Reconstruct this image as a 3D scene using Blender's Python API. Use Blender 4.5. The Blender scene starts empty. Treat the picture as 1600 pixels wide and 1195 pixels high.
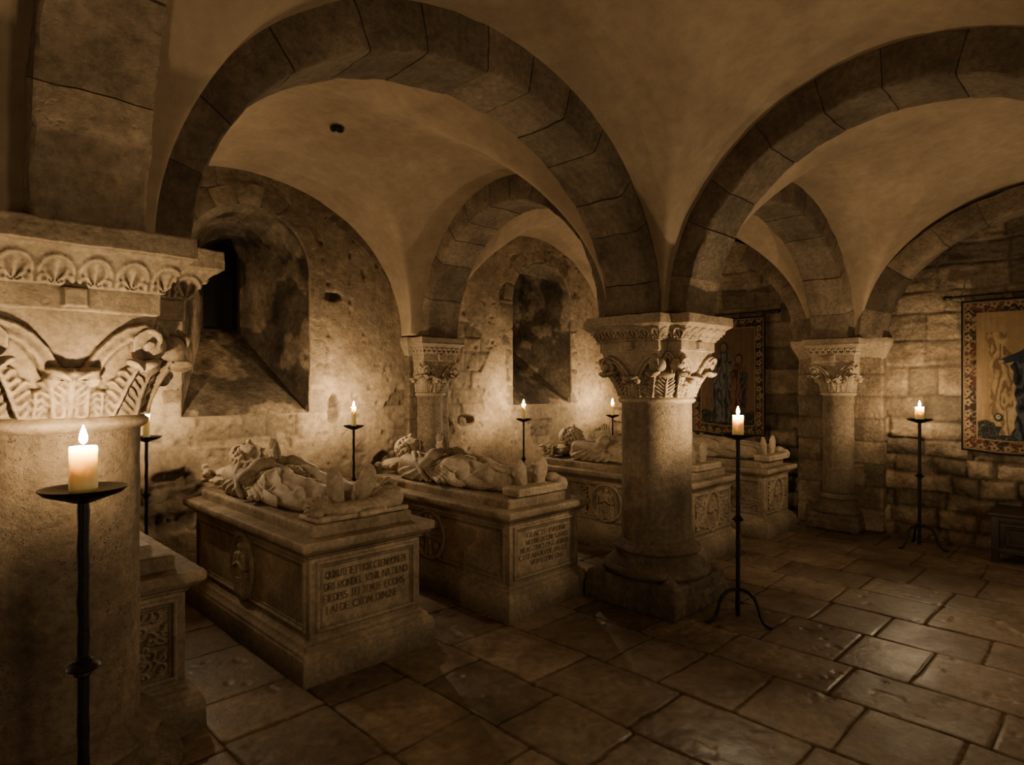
import bpy, bmesh, math, random
import numpy as np
from mathutils import Vector, Matrix

random.seed(7)
rng = np.random.default_rng(11)
scene = bpy.context.scene
COL = scene.collection
PI = math.pi

# ------------------------------------------------------------------ noise
def _h(ix, iy, iz, seed):
    with np.errstate(over='ignore'):
        n = (ix.astype(np.uint32) * np.uint32(374761393) + iy.astype(np.uint32) * np.uint32(668265263)
             + iz.astype(np.uint32) * np.uint32(2147483647) + np.uint32(seed * 974711 & 0xffffffff))
        n = (n ^ (n >> np.uint32(13))) * np.uint32(1274126177)
        n = n ^ (n >> np.uint32(16))
    return (n & np.uint32(0xffff)).astype(np.float32) / 65535.0


def vnoise(x, y, z=None, seed=0):
    x = np.asarray(x, dtype=np.float32) + 1000
    y = np.asarray(y, dtype=np.float32) + 1000
    z = np.zeros_like(x) + 1000 if z is None else np.asarray(z, dtype=np.float32) + 1000
    ix, iy, iz = np.floor(x).astype(np.int64), np.floor(y).astype(np.int64), np.floor(z).astype(np.int64)
    fx, fy, fz = x - ix, y - iy, z - iz
    fx, fy, fz = [f * f * (3 - 2 * f) for f in (fx, fy, fz)]
    r = 0
    for a in (0, 1):
        for b in (0, 1):
            for c in (0, 1):
                w = (fx if a else 1 - fx) * (fy if b else 1 - fy) * (fz if c else 1 - fz)
                r = r + w * _h(ix + a, iy + b, iz + c, seed)
    return r


def fbm(x, y, z=None, sc=1.0, oct=4, seed=0):
    r, amp, tot = 0, 1.0, 0
    for o in range(oct):
        k = sc * 2 ** o
        r = r + amp * vnoise(np.asarray(x) * k, np.asarray(y) * k, None if z is None else np.asarray(z) * k, seed + o * 17)
        tot += amp
        amp *= 0.5
    return r / tot


def sstep(a, b, x):
    t = np.clip((x - a) / (b - a), 0, 1)
    return t * t * (3 - 2 * t)


# ------------------------------------------------------------------ mesh helpers
def link(name, me, mat=None, parent=None):
    o = bpy.data.objects.new(name, me)
    COL.objects.link(o)
    if mat is not None:
        me.materials.append(mat)
    if parent is not None:
        o.parent = parent
    return o


def mesh_np(name, V, F, smooth=True, sharp=None, tone=None):
    me = bpy.data.meshes.new(name)
    V = np.asarray(V, dtype=np.float32)
    if isinstance(F, np.ndarray):
        nf, k = F.shape
        me.vertices.add(len(V))
        me.vertices.foreach_set('co', V.ravel())
        me.loops.add(nf * k)
        me.loops.foreach_set('vertex_index', F.astype(np.int32).ravel())
        me.polygons.add(nf)
        me.polygons.foreach_set('loop_start', np.arange(0, nf * k, k, dtype=np.int32))
        me.polygons.foreach_set('loop_total', np.full(nf, k, dtype=np.int32))
        me.update(calc_edges=True)
        me.validate()
    else:
        me.from_pydata([tuple(v) for v in V], [], F)
        me.update()
    if smooth:
        me.polygons.foreach_set('use_smooth', [True] * len(me.polygons))
        if sharp is not None:
            me.set_sharp_from_angle(angle=math.radians(sharp))
    if tone is not None:
        a = me.attributes.new('tone', 'FLOAT', 'POINT')
        a.data.foreach_set('value', np.asarray(tone, dtype=np.float32).ravel())
    return me


def color_attr(me, rgb):
    a = me.attributes.new('paint', 'FLOAT_COLOR', 'POINT')
    c = np.ones((len(rgb), 4), dtype=np.float32)
    c[:, :3] = rgb
    a.data.foreach_set('color', c.ravel())


class MB:
    """collects simple shapes into one mesh"""
    def __init__(self):
        self.V, self.F = [], []

    def add(self, V, F):
        b = len(self.V)
        self.V += [tuple(v) for v in V]
        self.F += [tuple(i + b for i in f) for f in F]
        return self

    def box(self, lo, hi):
        x0, y0, z0 = lo
        x1, y1, z1 = hi
        return self.add([(x0, y0, z0), (x1, y0, z0), (x1, y1, z0), (x0, y1, z0), (x0, y0, z1), (x1, y0, z1), (x1, y1, z1), (x0, y1, z1)],
                        [(3, 2, 1, 0), (4, 5, 6, 7), (0, 1, 5, 4), (1, 2, 6, 5), (2, 3, 7, 6), (3, 0, 4, 7)])

    def lathe(self, prof, n=32, c=(0, 0), jit=None):
        V, F = [], []
        m = len(prof)
        for i in range(n):
            a = 2 * PI * i / n
            for r, z in prof:
                V.append((c[0] + r * math.cos(a), c[1] + r * math.sin(a), z))
        for i in range(n):
            j = (i + 1) % n
            for k in range(m - 1):
                F.append((i * m + k, j * m + k, j * m + k + 1, i * m + k + 1))
        F.append(tuple(i * m for i in range(n))[::-1])
        F.append(tuple(i * m + m - 1 for i in range(n)))
        return self.add(V, F)

    def tube(self, pts, rad, n=10):
        pts = [Vector(p) for p in pts]
        rad = rad if hasattr(rad, '__len__') else [rad] * len(pts)
        V, F = [], []
        up = None
        for i, p in enumerate(pts):
            t = (pts[min(i + 1, len(pts) - 1)] - pts[max(i - 1, 0)]).normalized()
            if up is None:
                up = Vector((0, 0, 1)) if abs(t.z) < 0.9 else Vector((1, 0, 0))
            u = (up - t * up.dot(t)).normalized()
            w = t.cross(u)
            up = u
            for k in range(n):
                a = 2 * PI * k / n
                V.append(p + (u * math.cos(a) + w * math.sin(a)) * rad[i])
        for i in range(len(pts) - 1):
            for k in range(n):
                l = (k + 1) % n
                F.append((i * n + k, i * n + l, (i + 1) * n + l, (i + 1) * n + k))
        F.append(tuple(range(n))[::-1])
        F.append(tuple((len(pts) - 1) * n + k for k in range(n)))
        return self.add(V, F)

    def rings(self, rects):
        """stack of axis-aligned rectangles (x0,y0,x1,y1,z)"""
        V, F = [], []
        for x0, y0, x1, y1, z in rects:
            V += [(x0, y0, z), (x1, y0, z), (x1, y1, z), (x0, y1, z)]
        for i in range(len(rects) - 1):
            for k in range(4):
                l = (k + 1) % 4
                F.append((i * 4 + k, i * 4 + l, i * 4 + 4 + l, i * 4 + 4 + k))
        F.append((3, 2, 1, 0))
        b = 4 * (len(rects) - 1)
        F.append((b, b + 1, b + 2, b + 3))
        return self.add(V, F)

    def build(self, name, mat, parent=None, sharp=35, bevel=0, sub=0):
        me = mesh_np(name, self.V, self.F, True, sharp)
        o = link(name, me, mat, parent)
        if bevel:
            bm = bmesh.new()
            bm.from_mesh(me)
            ed = [e for e in bm.edges if e.is_manifold and e.calc_face_angle(0) > math.radians(35)]
            bmesh.ops.bevel(bm, geom=ed, offset=bevel, segments=2, profile=0.6, affect='EDGES', clamp_overlap=True)
            bm.to_mesh(me)
            bm.free()
            me.polygons.foreach_set('use_smooth', [True] * len(me.polygons))
            me.set_sharp_from_angle(angle=math.radians(50))
        return o


def thing(name, label, cat, loc=(0, 0, 0), rz=0, group=None):
    o = bpy.data.objects.new(name, None)
    o.empty_display_size = 0.1
    COL.objects.link(o)
    o.location = loc
    o.rotation_euler = (0, 0, rz)
    return tag(o, label, cat, group)


def tag(o, label, cat, group=None, kind=None):
    o['label'] = label
    o['category'] = cat
    if group:
        o['group'] = group
    if kind:
        o['kind'] = kind
    return o


def struct(o):
    o['kind'] = 'structure'
    return o


def dup(root, loc, label, group=None, rz=None):
    def cp(o, par):
        c = o.copy()
        COL.objects.link(c)
        c.parent = par
        for ch in list(o.children):
            cp(ch, c)
        return c
    r = cp(root, None)
    r.location = loc
    if rz is not None:
        r.rotation_euler = (0, 0, rz)
    r['label'] = label
    if group:
        r['group'] = group
    return r


# ------------------------------------------------------------------ voxel carving (signed distance + surface nets)
class Vox:
    def __init__(self, lo, hi, h):
        self.lo = np.array(lo, dtype=np.float32)
        self.h = h
        n = [int(math.ceil((hi[i] - lo[i]) / h)) + 1 for i in range(3)]
        self.n = n
        self.ax = [self.lo[i] + h * np.arange(n[i], dtype=np.float32) for i in range(3)]
        self.d = np.full(n, 0.5, dtype=np.float32)

    def region(self, lo, hi):
        s = []
        for i in range(3):
            a = max(0, int((lo[i] - self.lo[i]) / self.h))
            b = min(self.n[i], int((hi[i] - self.lo[i]) / self.h) + 2)
            if b <= a:
                return None
            s.append(slice(a, b))
        return tuple(s)

    def grid(self, s=None):
        s = s or (slice(None),) * 3
        return (self.ax[0][s[0]][:, None, None], self.ax[1][s[1]][None, :, None], self.ax[2][s[2]][None, None, :])

    def put(self, fn, lo, hi, k=0.01, sub=False):
        pad = 3 * self.h + k * 1.2
        s = self.region([v - pad for v in lo], [v + pad for v in hi])
        if s is None:
            return
        X, Y, Z = self.grid(s)
        b = fn(X, Y, Z)
        a = self.d[s]
        if sub:
            a, b = -a, b
        if k > 0:
            hh = np.clip(0.5 + 0.5 * (b - a) / k, 0, 1)
            r = b + (a - b) * hh - k * hh * (1 - hh)
        else:
            r = np.minimum(a, b)
        self.d[s] = -r if sub else r

    def ell(self, c, r, k=0.015, sub=False, rot=None):
        c = tuple(c)
        m = max(r)
        R = None if rot is None else np.array(rot.to_3x3().inverted())

        def fn(X, Y, Z):
            x, y, z = X - c[0], Y - c[1], Z - c[2]
            if R is not None:
                x, y, z = (R[0][0] * x + R[0][1] * y + R[0][2] * z, R[1][0] * x + R[1][1] * y + R[1][2] * z,
                           R[2][0] * x + R[2][1] * y + R[2][2] * z)
            k0 = np.sqrt((x / r[0]) ** 2 + (y / r[1]) ** 2 + (z / r[2]) ** 2)
            k1 = np.sqrt((x / r[0] ** 2) ** 2 + (y / r[1] ** 2) ** 2 + (z / r[2] ** 2) ** 2) + 1e-6
            return k0 * (k0 - 1) / k1
        q = r if R is None else (m, m, m)
        self.put(fn, [c[i] - q[i] for i in range(3)], [c[i] + q[i] for i in range(3)], k, sub)

    def cap(self, a, b, ra, rb=None, k=0.015, sub=False, flat=None):
        rb = ra if rb is None else rb
        a = np.array(a, dtype=np.float32)
        b = np.array(b, dtype=np.float32)
        ba = b - a
        L = float(ba @ ba) + 1e-9

        def fn(X, Y, Z):
            x, y, z = X - a[0], Y - a[1], Z - a[2]
            t = np.clip((x * ba[0] + y * ba[1] + z * ba[2]) / L, 0, 1)
            return np.sqrt((x - ba[0] * t) ** 2 + (y - ba[1] * t) ** 2 + (z - ba[2] * t) ** 2) - (ra + (rb - ra) * t)
        m = max(ra, rb)
        self.put(fn, np.minimum(a, b) - m, np.maximum(a, b) + m, k, sub)

    def chain(self, pts, rad, k=0.01, sub=False):
        rad = rad if hasattr(rad, '__len__') else [rad] * len(pts)
        for i in range(len(pts) - 1):
            self.cap(pts[i], pts[i + 1], rad[i], rad[i + 1], k, sub)

    def box(self, c, r, rd=0.01, k=0.01, sub=False, rot=None):
        R = None if rot is None else np.array(rot.to_3x3().inverted())

        def fn(X, Y, Z):
            x, y, z = X - c[0], Y - c[1], Z - c[2]
            if R is not None:
                x, y, z = (R[0][0] * x + R[0][1] * y + R[0][2] * z, R[1][0] * x + R[1][1] * y + R[1][2] * z,
                           R[2][0] * x + R[2][1] * y + R[2][2] * z)
            qx, qy, qz = abs(x) - r[0] + rd, abs(y) - r[1] + rd, abs(z) - r[2] + rd
            o = np.sqrt(np.maximum(qx, 0) ** 2 + np.maximum(qy, 0) ** 2 + np.maximum(qz, 0) ** 2)
            return o + np.minimum(np.maximum(np.maximum(qx, qy), qz), 0) - rd
        m = r if R is None else [math.sqrt(sum(v * v for v in r))] * 3
        self.put(fn, [c[i] - m[i] for i in range(3)], [c[i] + m[i] for i in range(3)], k, sub)

    def surf(self):
        d = self.d
        # close the border
        for ax in range(3):
            for e in (0, -1):
                sl = [slice(None)] * 3
                sl[ax] = e
                d[tuple(sl)] = np.maximum(d[tuple(sl)], 1e-4)
        ins = d < 0
        nx, ny, nz = d.shape
        cnt = np.zeros((nx - 1, ny - 1, nz - 1), dtype=np.int8)
        for a in (0, 1):
            for b in (0, 1):
                for c in (0, 1):
                    cnt += ins[a:nx - 1 + a, b:ny - 1 + b, c:nz - 1 + c]
        act = (cnt > 0) & (cnt < 8)
        I, J, K = np.nonzero(act)
        idx = np.full(act.shape, -1, dtype=np.int64)
        idx[I, J, K] = np.arange(len(I))
        S = np.zeros((len(I), 3), dtype=np.float64)
        N = np.zeros(len(I))
        cor = [(a, b, c) for a in (0, 1) for b in (0, 1) for c in (0, 1)]
        for p in cor:
            for ax in range(3):
                if p[ax]:
                    continue
                q = list(p)
                q[ax] = 1
                v0 = d[I + p[0], J + p[1], K + p[2]]
                v1 = d[I + q[0], J + q[1], K + q[2]]
                m = (v0 < 0) != (v1 < 0)
                t = np.where(m, v0 / np.where(m, v0 - v1, 1), 0)
                for c in range(3):
                    S[:, c] += m * (p[c] + (t if c == ax else 0))
                N += m
        P = S / N[:, None]
        V = np.stack([I + P[:, 0], J + P[:, 1], K + P[:, 2]], 1) * self.h + self.lo
        Q = []
        # x edges
        for ax in range(3):
            u, v = (ax + 1) % 3, (ax + 2) % 3
            sl0 = [slice(1, -1)] * 3
            sl1 = [slice(1, -1)] * 3
            sl0[ax] = slice(0, -1)
            sl1[ax] = slice(1, None)
            a, b = ins[tuple(sl0)], ins[tuple(sl1)]
            E = np.nonzero(a != b)
            e = [E[0] + (0 if ax == 0 else 1), E[1] + (0 if ax == 1 else 1), E[2] + (0 if ax == 2 else 1)]
            flip = a[E]

            def cell(du, dv):
                c = [e[0].copy(), e[1].copy(), e[2].copy()]
                c[u] = c[u] - du
                c[v] = c[v] - dv
                return idx[c[0], c[1], c[2]]
            q = np.stack([cell(1, 1), cell(0, 1), cell(0, 0), cell(1, 0)], 1)
            q[~flip] = q[~flip][:, ::-1]
            Q.append(q)
        Q = np.concatenate(Q)
        Q = Q[(Q >= 0).all(1)]
        return V, Q

    def build(self, name, mat, parent=None, rough=0.0, smooth_it=0, seed=3):
        V, Q = self.surf()
        if rough:
            V = V + rough * (np.stack([fbm(V[:, 0], V[:, 1], V[:, 2], 22, 3, seed + i * 5) for i in range(3)], 1) - 0.5)
        me = mesh_np(name, V, Q, True)
        return link(name, me, mat, parent)


# ------------------------------------------------------------------ materials
def newmat(name):
    m = bpy.data.materials.new(name)
    m.use_nodes = True
    nt = m.node_tree
    b = nt.nodes.get('Principled BSDF')
    return m, nt, b


def N(nt, typ, **kw):
    n = nt.nodes.new(typ)
    for k, v in kw.items():
        if k in n.inputs:
            n.inputs[k].default_value = v
        else:
            setattr(n, k, v)
    return n


def ramp(nt, src, stops):
    r = nt.nodes.new('ShaderNodeValToRGB')
    el = r.color_ramp.elements
    while len(el) < len(stops):
        el.new(0.5)
    for e, (p, c) in zip(el, stops):
        e.position = p
        e.color = (*c, 1) if hasattr(c, '__len__') else (c, c, c, 1)
    nt.links.new(src, r.inputs['Fac'])
    return r.outputs['Color']


def mixc(nt, fac, a, b, mode='MIX'):
    m = nt.nodes.new('ShaderNodeMix')
    m.data_type = 'RGBA'
    m.blend_type = mode
    for i, v in ((0, fac), (6, a), (7, b)):
        if hasattr(v, 'is_linked'):
            nt.links.new(v, m.inputs[i])
        elif hasattr(v, '__len__'):
            m.inputs[i].default_value = (*v, 1)
        else:
            m.inputs[i].default_value = v
    return m.outputs[2]


def stone(name, lo, mid, hi, scale=2.5, rough=0.8, pits=0.5, grain=0.4, pit_scale=28, tone=False, cav=0.0, damp=0.0, streak=0.0, bump=0.012, stain=0.35, con=(.48, 1.2)):
    m, nt, b = newmat(name)
    lo, mid, hi = [tuple(.90 * c + .10 * (.3 * k[0] + .6 * k[1] + .1 * k[2]) for c in k) for k in (lo, mid, hi)]
    L = nt.links
    tc = N(nt, 'ShaderNodeTexCoord').outputs['Object']
    n1 = N(nt, 'ShaderNodeTexNoise', Scale=scale, Detail=8.0, Roughness=0.62)
    L.new(tc, n1.inputs['Vector'])
    col = ramp(nt, n1.outputs['Fac'], [(0.3, lo), (0.5, mid), (0.72, hi)])
    n2 = N(nt, 'ShaderNodeTexNoise', Scale=scale * 9, Detail=6.0, Roughness=0.7)
    L.new(tc, n2.inputs['Vector'])
    f2 = ramp(nt, n2.outputs['Fac'], [(0.33, con[0]), (0.66, con[1])])
    col = mixc(nt, 0.75, col, f2, 'MULTIPLY')
    if stain:
        n3 = N(nt, 'ShaderNodeTexNoise', Scale=scale * 0.55, Detail=5.0, Roughness=0.6)
        n3.inputs['Distortion'].default_value = 0.6
        L.new(tc, n3.inputs['Vector'])
        f3 = ramp(nt, n3.outputs['Fac'], [(0.42, 0.35), (0.56, 1.0)])
        col = mixc(nt, stain, col, f3, 'MULTIPLY')
    if streak:
        mp = N(nt, 'ShaderNodeMapping')
        mp.inputs['Scale'].default_value = (9, 9, 0.7)
        L.new(tc, mp.inputs['Vector'])
        n4 = N(nt, 'ShaderNodeTexNoise', Scale=1.0, Detail=4.0)
        L.new(mp.outputs[0], n4.inputs['Vector'])
        f4 = ramp(nt, n4.outputs['Fac'], [(0.38, 0.45), (0.6, 1.0)])
        col = mixc(nt, streak, col, f4, 'MULTIPLY')
    if damp:
        sx = N(nt, 'ShaderNodeSeparateXYZ')
        L.new(tc, sx.inputs[0])
        ad = N(nt, 'ShaderNodeMath', operation='MULTIPLY_ADD')
        L.new(n1.outputs['Fac'], ad.inputs[0])
        ad.inputs[1].default_value = -.5
        L.new(sx.outputs['Z'], ad.inputs[2])
        f5 = ramp(nt, ad.outputs[0], [(0.0, .38), (damp, 1.0)])
        ad2 = N(nt, 'ShaderNodeMath', operation='ADD')
        L.new(ad.outputs[0], ad2.inputs[0])
        ad2.inputs[1].default_value = .28
        L.new(ad2.outputs[0], f5.node.inputs['Fac'])
        col = mixc(nt, 1.0, col, f5, 'MULTIPLY')
    if tone:
        at = N(nt, 'ShaderNodeAttribute')
        at.attribute_name = 'tone'
        col = mixc(nt, 1.0, col, at.outputs['Fac'], 'MULTIPLY')
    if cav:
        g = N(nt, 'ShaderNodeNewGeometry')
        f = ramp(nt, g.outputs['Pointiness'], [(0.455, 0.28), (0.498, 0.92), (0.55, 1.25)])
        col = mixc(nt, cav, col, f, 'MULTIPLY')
    L.new(col, b.inputs['Base Color'])
    b.inputs['Roughness'].default_value = rough
    b.inputs['Specular IOR Level'].default_value = 0.3
    # bump
    v = N(nt, 'ShaderNodeTexVoronoi', Scale=pit_scale)
    nd = N(nt, 'ShaderNodeTexNoise', Scale=pit_scale * 0.5, Detail=3.0)
    L.new(tc, nd.inputs['Vector'])
    wv = mixc(nt, 0.12, tc, nd.outputs['Color'])
    L.new(wv, v.inputs['Vector'])
    pit = ramp(nt, v.outputs['Distance'], [(0.0, 0.0), (0.35, 1.0)])
    gate = ramp(nt, n1.outputs['Fac'], [(0.4, 0.15), (0.6, 1.0)])
    n5 = N(nt, 'ShaderNodeTexNoise', Scale=pit_scale * 1.1, Detail=7.0, Roughness=0.68)
    L.new(tc, n5.inputs['Vector'])
    b1 = N(nt, 'ShaderNodeBump', Strength=grain, Distance=bump)
    L.new(n5.outputs['Fac'], b1.inputs['Height'])
    b2 = N(nt, 'ShaderNodeBump', Distance=bump * 0.7)
    pm = N(nt, 'ShaderNodeMath', operation='MULTIPLY')
    L.new(gate, pm.inputs[0])
    pm.inputs[1].default_value = pits
    L.new(pm.outputs[0], b2.inputs['Strength'])
    L.new(pit, b2.inputs['Height'])
    L.new(b1.outputs['Normal'], b2.inputs['Normal'])
    L.new(b2.outputs['Normal'], b.inputs['Normal'])
    return m


M = {}
M['vault'] = stone('vault_plaster', (.30, .205, .115), (.375, .265, .155), (.45, .33, .20), 1.3, .9, .12, .22, 40, bump=.016, stain=.3, con=(.78, 1.08))
M['arch'] = stone('arch_ashlar', (.115, .08, .046), (.19, .135, .08), (.275, .20, .125), 3, .85, .5, .6, 30, tone=True, stain=.45, bump=.022)
M['plaster'] = stone('wall_plaster', (.29, .20, .11), (.41, .295, .175), (.52, .385, .24), 2.0, .85, .35, .5, 24, tone=True, stain=.45, bump=.02)
M['rubble'] = stone('rubble_wall', (.16, .105, .055), (.26, .18, .10), (.38, .275, .165), 3.2, .7, .4, .75, 18, tone=True, stain=.5, bump=.034)
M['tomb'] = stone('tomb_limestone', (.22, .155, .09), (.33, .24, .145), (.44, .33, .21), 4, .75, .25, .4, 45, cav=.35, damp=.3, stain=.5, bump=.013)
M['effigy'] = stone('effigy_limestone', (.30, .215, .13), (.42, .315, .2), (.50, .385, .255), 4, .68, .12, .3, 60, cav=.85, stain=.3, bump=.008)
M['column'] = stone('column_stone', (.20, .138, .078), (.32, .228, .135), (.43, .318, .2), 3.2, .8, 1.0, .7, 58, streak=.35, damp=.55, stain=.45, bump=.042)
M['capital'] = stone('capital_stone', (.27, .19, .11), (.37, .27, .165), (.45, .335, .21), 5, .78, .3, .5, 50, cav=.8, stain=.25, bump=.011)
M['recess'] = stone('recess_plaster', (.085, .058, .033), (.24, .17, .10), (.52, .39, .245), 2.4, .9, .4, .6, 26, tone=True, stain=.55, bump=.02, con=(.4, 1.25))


def floor_mat():
    m = stone('flagstones', (.10, .064, .034), (.165, .11, .062), (.235, .165, .10), 2.2, .45, .35, .35, 26, tone=True, stain=.45, bump=.007)
    nt = m.node_tree
    b = nt.nodes.get('Principled BSDF')
    tc = N(nt, 'ShaderNodeTexCoord').outputs['Object']
    n = N(nt, 'ShaderNodeTexNoise', Scale=1.1, Detail=6.0, Roughness=0.65)
    nt.links.new(tc, n.inputs['Vector'])
    r = ramp(nt, n.outputs['Fac'], [(0.4, 0.34), (0.62, 0.62)])
    at = N(nt, 'ShaderNodeAttribute')
    at.attribute_name = 'joint'
    mx = N(nt, 'ShaderNodeMath', operation='MAXIMUM')
    nt.links.new(r, mx.inputs[0])
    nt.links.new(at.outputs['Fac'], mx.inputs[1])
    nt.links.new(mx.outputs[0], b.inputs['Roughness'])
    iv = N(nt, 'ShaderNodeMath', operation='MULTIPLY_ADD')
    nt.links.new(at.outputs['Fac'], iv.inputs[0])
    iv.inputs[1].default_value = -.5
    iv.inputs[2].default_value = .5
    nt.links.new(iv.outputs[0], b.inputs['Specular IOR Level'])
    return m


M['floor'] = floor_mat()


def simple(name, col, rough=.6, metal=0, spec=.4, noise=0.3, scale=20, bump=.0):
    m, nt, b = newmat(name)
    tc = N(nt, 'ShaderNodeTexCoord').outputs['Object']
    n = N(nt, 'ShaderNodeTexNoise', Scale=scale, Detail=5.0)
    nt.links.new(tc, n.inputs['Vector'])
    f = ramp(nt, n.outputs['Fac'], [(0.3, 1 - noise), (0.7, 1 + noise)])
    nt.links.new(mixc(nt, 1.0, col, f, 'MULTIPLY'), b.inputs['Base Color'])
    b.inputs['Roughness'].default_value = rough
    b.inputs['Metallic'].default_value = metal
    b.inputs['Specular IOR Level'].default_value = spec
    if bump:
        bp = N(nt, 'ShaderNodeBump', Strength=0.6, Distance=bump)
        nt.links.new(n.outputs['Fac'], bp.inputs['Height'])
        nt.links.new(bp.outputs[0], b.inputs['Normal'])
    return m


M['iron'] = simple('wrought_iron', (.012, .0095, .008), .48, .6, .5, .4, 60, .002)
M['wood'] = simple('dark_oak', (.022, .012, .007), .5, 0, .4, .5, 14, .003)
M['loop'] = simple('woven_loop', (.05, .03, .016), .95, 0, .1, .4, 60)
M['dark'] = simple('dark_pane', (.006, .005, .004), .35, 0, .4, .3, 8)
M['letter'] = simple('letter_shadow', (.10, .068, .04), .9, 0, .1, .3, 30)
M['wick'] = simple('wick', (.01, .008, .006), .9)


def wax_mat():
    m, nt, b = newmat('beeswax')
    tc = N(nt, 'ShaderNodeTexCoord').outputs['Object']
    n = N(nt, 'ShaderNodeTexNoise', Scale=25, Detail=3.0)
    nt.links.new(tc, n.inputs['Vector'])
    nt.links.new(ramp(nt, n.outputs['Fac'], [(0.3, (.84, .68, .30)), (0.7, (.90, .76, .38))]), b.inputs['Base Color'])
    b.inputs['Roughness'].default_value = .45
    b.inputs['Subsurface Weight'].default_value = 1.0
    b.inputs['Subsurface Radius'].default_value = (1.0, .92, .60)
    b.inputs['Subsurface Scale'].default_value = .06
    return m


def flame_mat():
    m, nt, b = newmat('flame')
    nt.nodes.remove(b)
    e = N(nt, 'ShaderNodeEmission')
    e.inputs['Color'].default_value = (1, .66, .30, 1)
    e.inputs['Strength'].default_value = 110
    t = N(nt, 'ShaderNodeBsdfTransparent')
    a = N(nt, 'ShaderNodeAddShader')
    nt.links.new(e.outputs[0], a.inputs[0])
    nt.links.new(t.outputs[0], a.inputs[1])
    nt.links.new(a.outputs[0], nt.nodes['Material Output'].inputs['Surface'])
    return m


M['wax'] = wax_mat()
M['flame'] = flame_mat()


def cloth_mat():
    m, nt, b = newmat('woven_wool')
    at = N(nt, 'ShaderNodeAttribute')
    at.attribute_name = 'paint'
    tc = N(nt, 'ShaderNodeTexCoord').outputs['Object']
    n = N(nt, 'ShaderNodeTexNoise', Scale=160, Detail=2.0)
    nt.links.new(tc, n.inputs['Vector'])
    f = ramp(nt, n.outputs['Fac'], [(0.3, .75), (0.7, 1.2)])
    nt.links.new(mixc(nt, .8, at.outputs['Color'], f, 'MULTIPLY'), b.inputs['Base Color'])
    b.inputs['Roughness'].default_value = .95
    b.inputs['Specular IOR Level'].default_value = .1
    bp = N(nt, 'ShaderNodeBump', Strength=0.5, Distance=.003)
    nt.links.new(n.outputs['Fac'], bp.inputs['Height'])
    nt.links.new(bp.outputs[0], b.inputs['Normal'])
    return m


M['cloth'] = cloth_mat()

# ------------------------------------------------------------------ plan of the crypt (metres)
ZS = 2.06                       # springing of the arches
LX, LY = 0.40, 2.62             # free column by the left
CX, CY = 4.08, 2.59             # free column in the middle
RX, RY = 7.47, 2.41             # half column on the rubble wall
BX, BY = 4.155, 5.50            # half column on the window wall
FY = -0.58                      # next line of columns towards the viewer
WY, WX = 5.55, 7.55             # window wall, rubble wall


# ------------------------------------------------------------------ coursed stone layout
def courses(A, B, hmin, hmax, lmin, lmax, a0, a1, b0, b1, seed, warp=0.0, hfun=None):
    """A along the course, B across. returns edge distance, stone random 0..1, local coords"""
    r = random.Random(seed)
    A = A + warp * (fbm(A, B, None, 2.2, 2, seed) - .5) * 2
    B = B + warp * (fbm(A, B, None, 2.6, 2, seed + 9) - .5) * 2
    rows = [b0]
    while rows[-1] < b1:
        k = hfun(rows[-1]) if hfun else 1
        rows.append(rows[-1] + r.uniform(hmin, hmax) * k)
    rows = np.array(rows)
    ri = np.clip(np.searchsorted(rows, B, side='right') - 1, 0, len(rows) - 2)
    dist = np.full(A.shape, 1.0, dtype=np.float32)
    rnd = np.zeros(A.shape, dtype=np.float32)
    rn2 = np.zeros(A.shape, dtype=np.float32)
    for i in range(len(rows) - 1):
        m = ri == i
        cols = [a0 - r.uniform(0, lmax)]
        k = hfun(rows[i]) if hfun else 1
        while cols[-1] < a1:
            cols.append(cols[-1] + r.uniform(lmin, lmax) * k)
        cols = np.array(cols)
        tn = np.array([r.random() for _ in cols])
        t2 = np.array([r.random() for _ in cols])
        if not m.any():
            continue
        a = A[m]
        ci = np.clip(np.searchsorted(cols, a, side='right') - 1, 0, len(cols) - 2)
        dx = np.minimum(a - cols[ci], cols[ci + 1] - a)
        dz = np.minimum(B[m] - rows[i], rows[i + 1] - B[m])
        kk = 0.02
        hh = np.clip(.5 + .5 * (dz - dx) / kk, 0, 1)
        dist[m] = dz + (dx - dz) * hh - kk * hh * (1 - hh)
        rnd[m] = tn[ci]
        rn2[m] = t2[ci]
    return dist, rnd, rn2


def gridF(na, nb):
    i = np.arange(na - 1)[:, None] * nb + np.arange(nb - 1)[None, :]
    return np.stack([i, i + nb, i + nb + 1, i + 1], -1).reshape(-1, 4)


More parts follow.
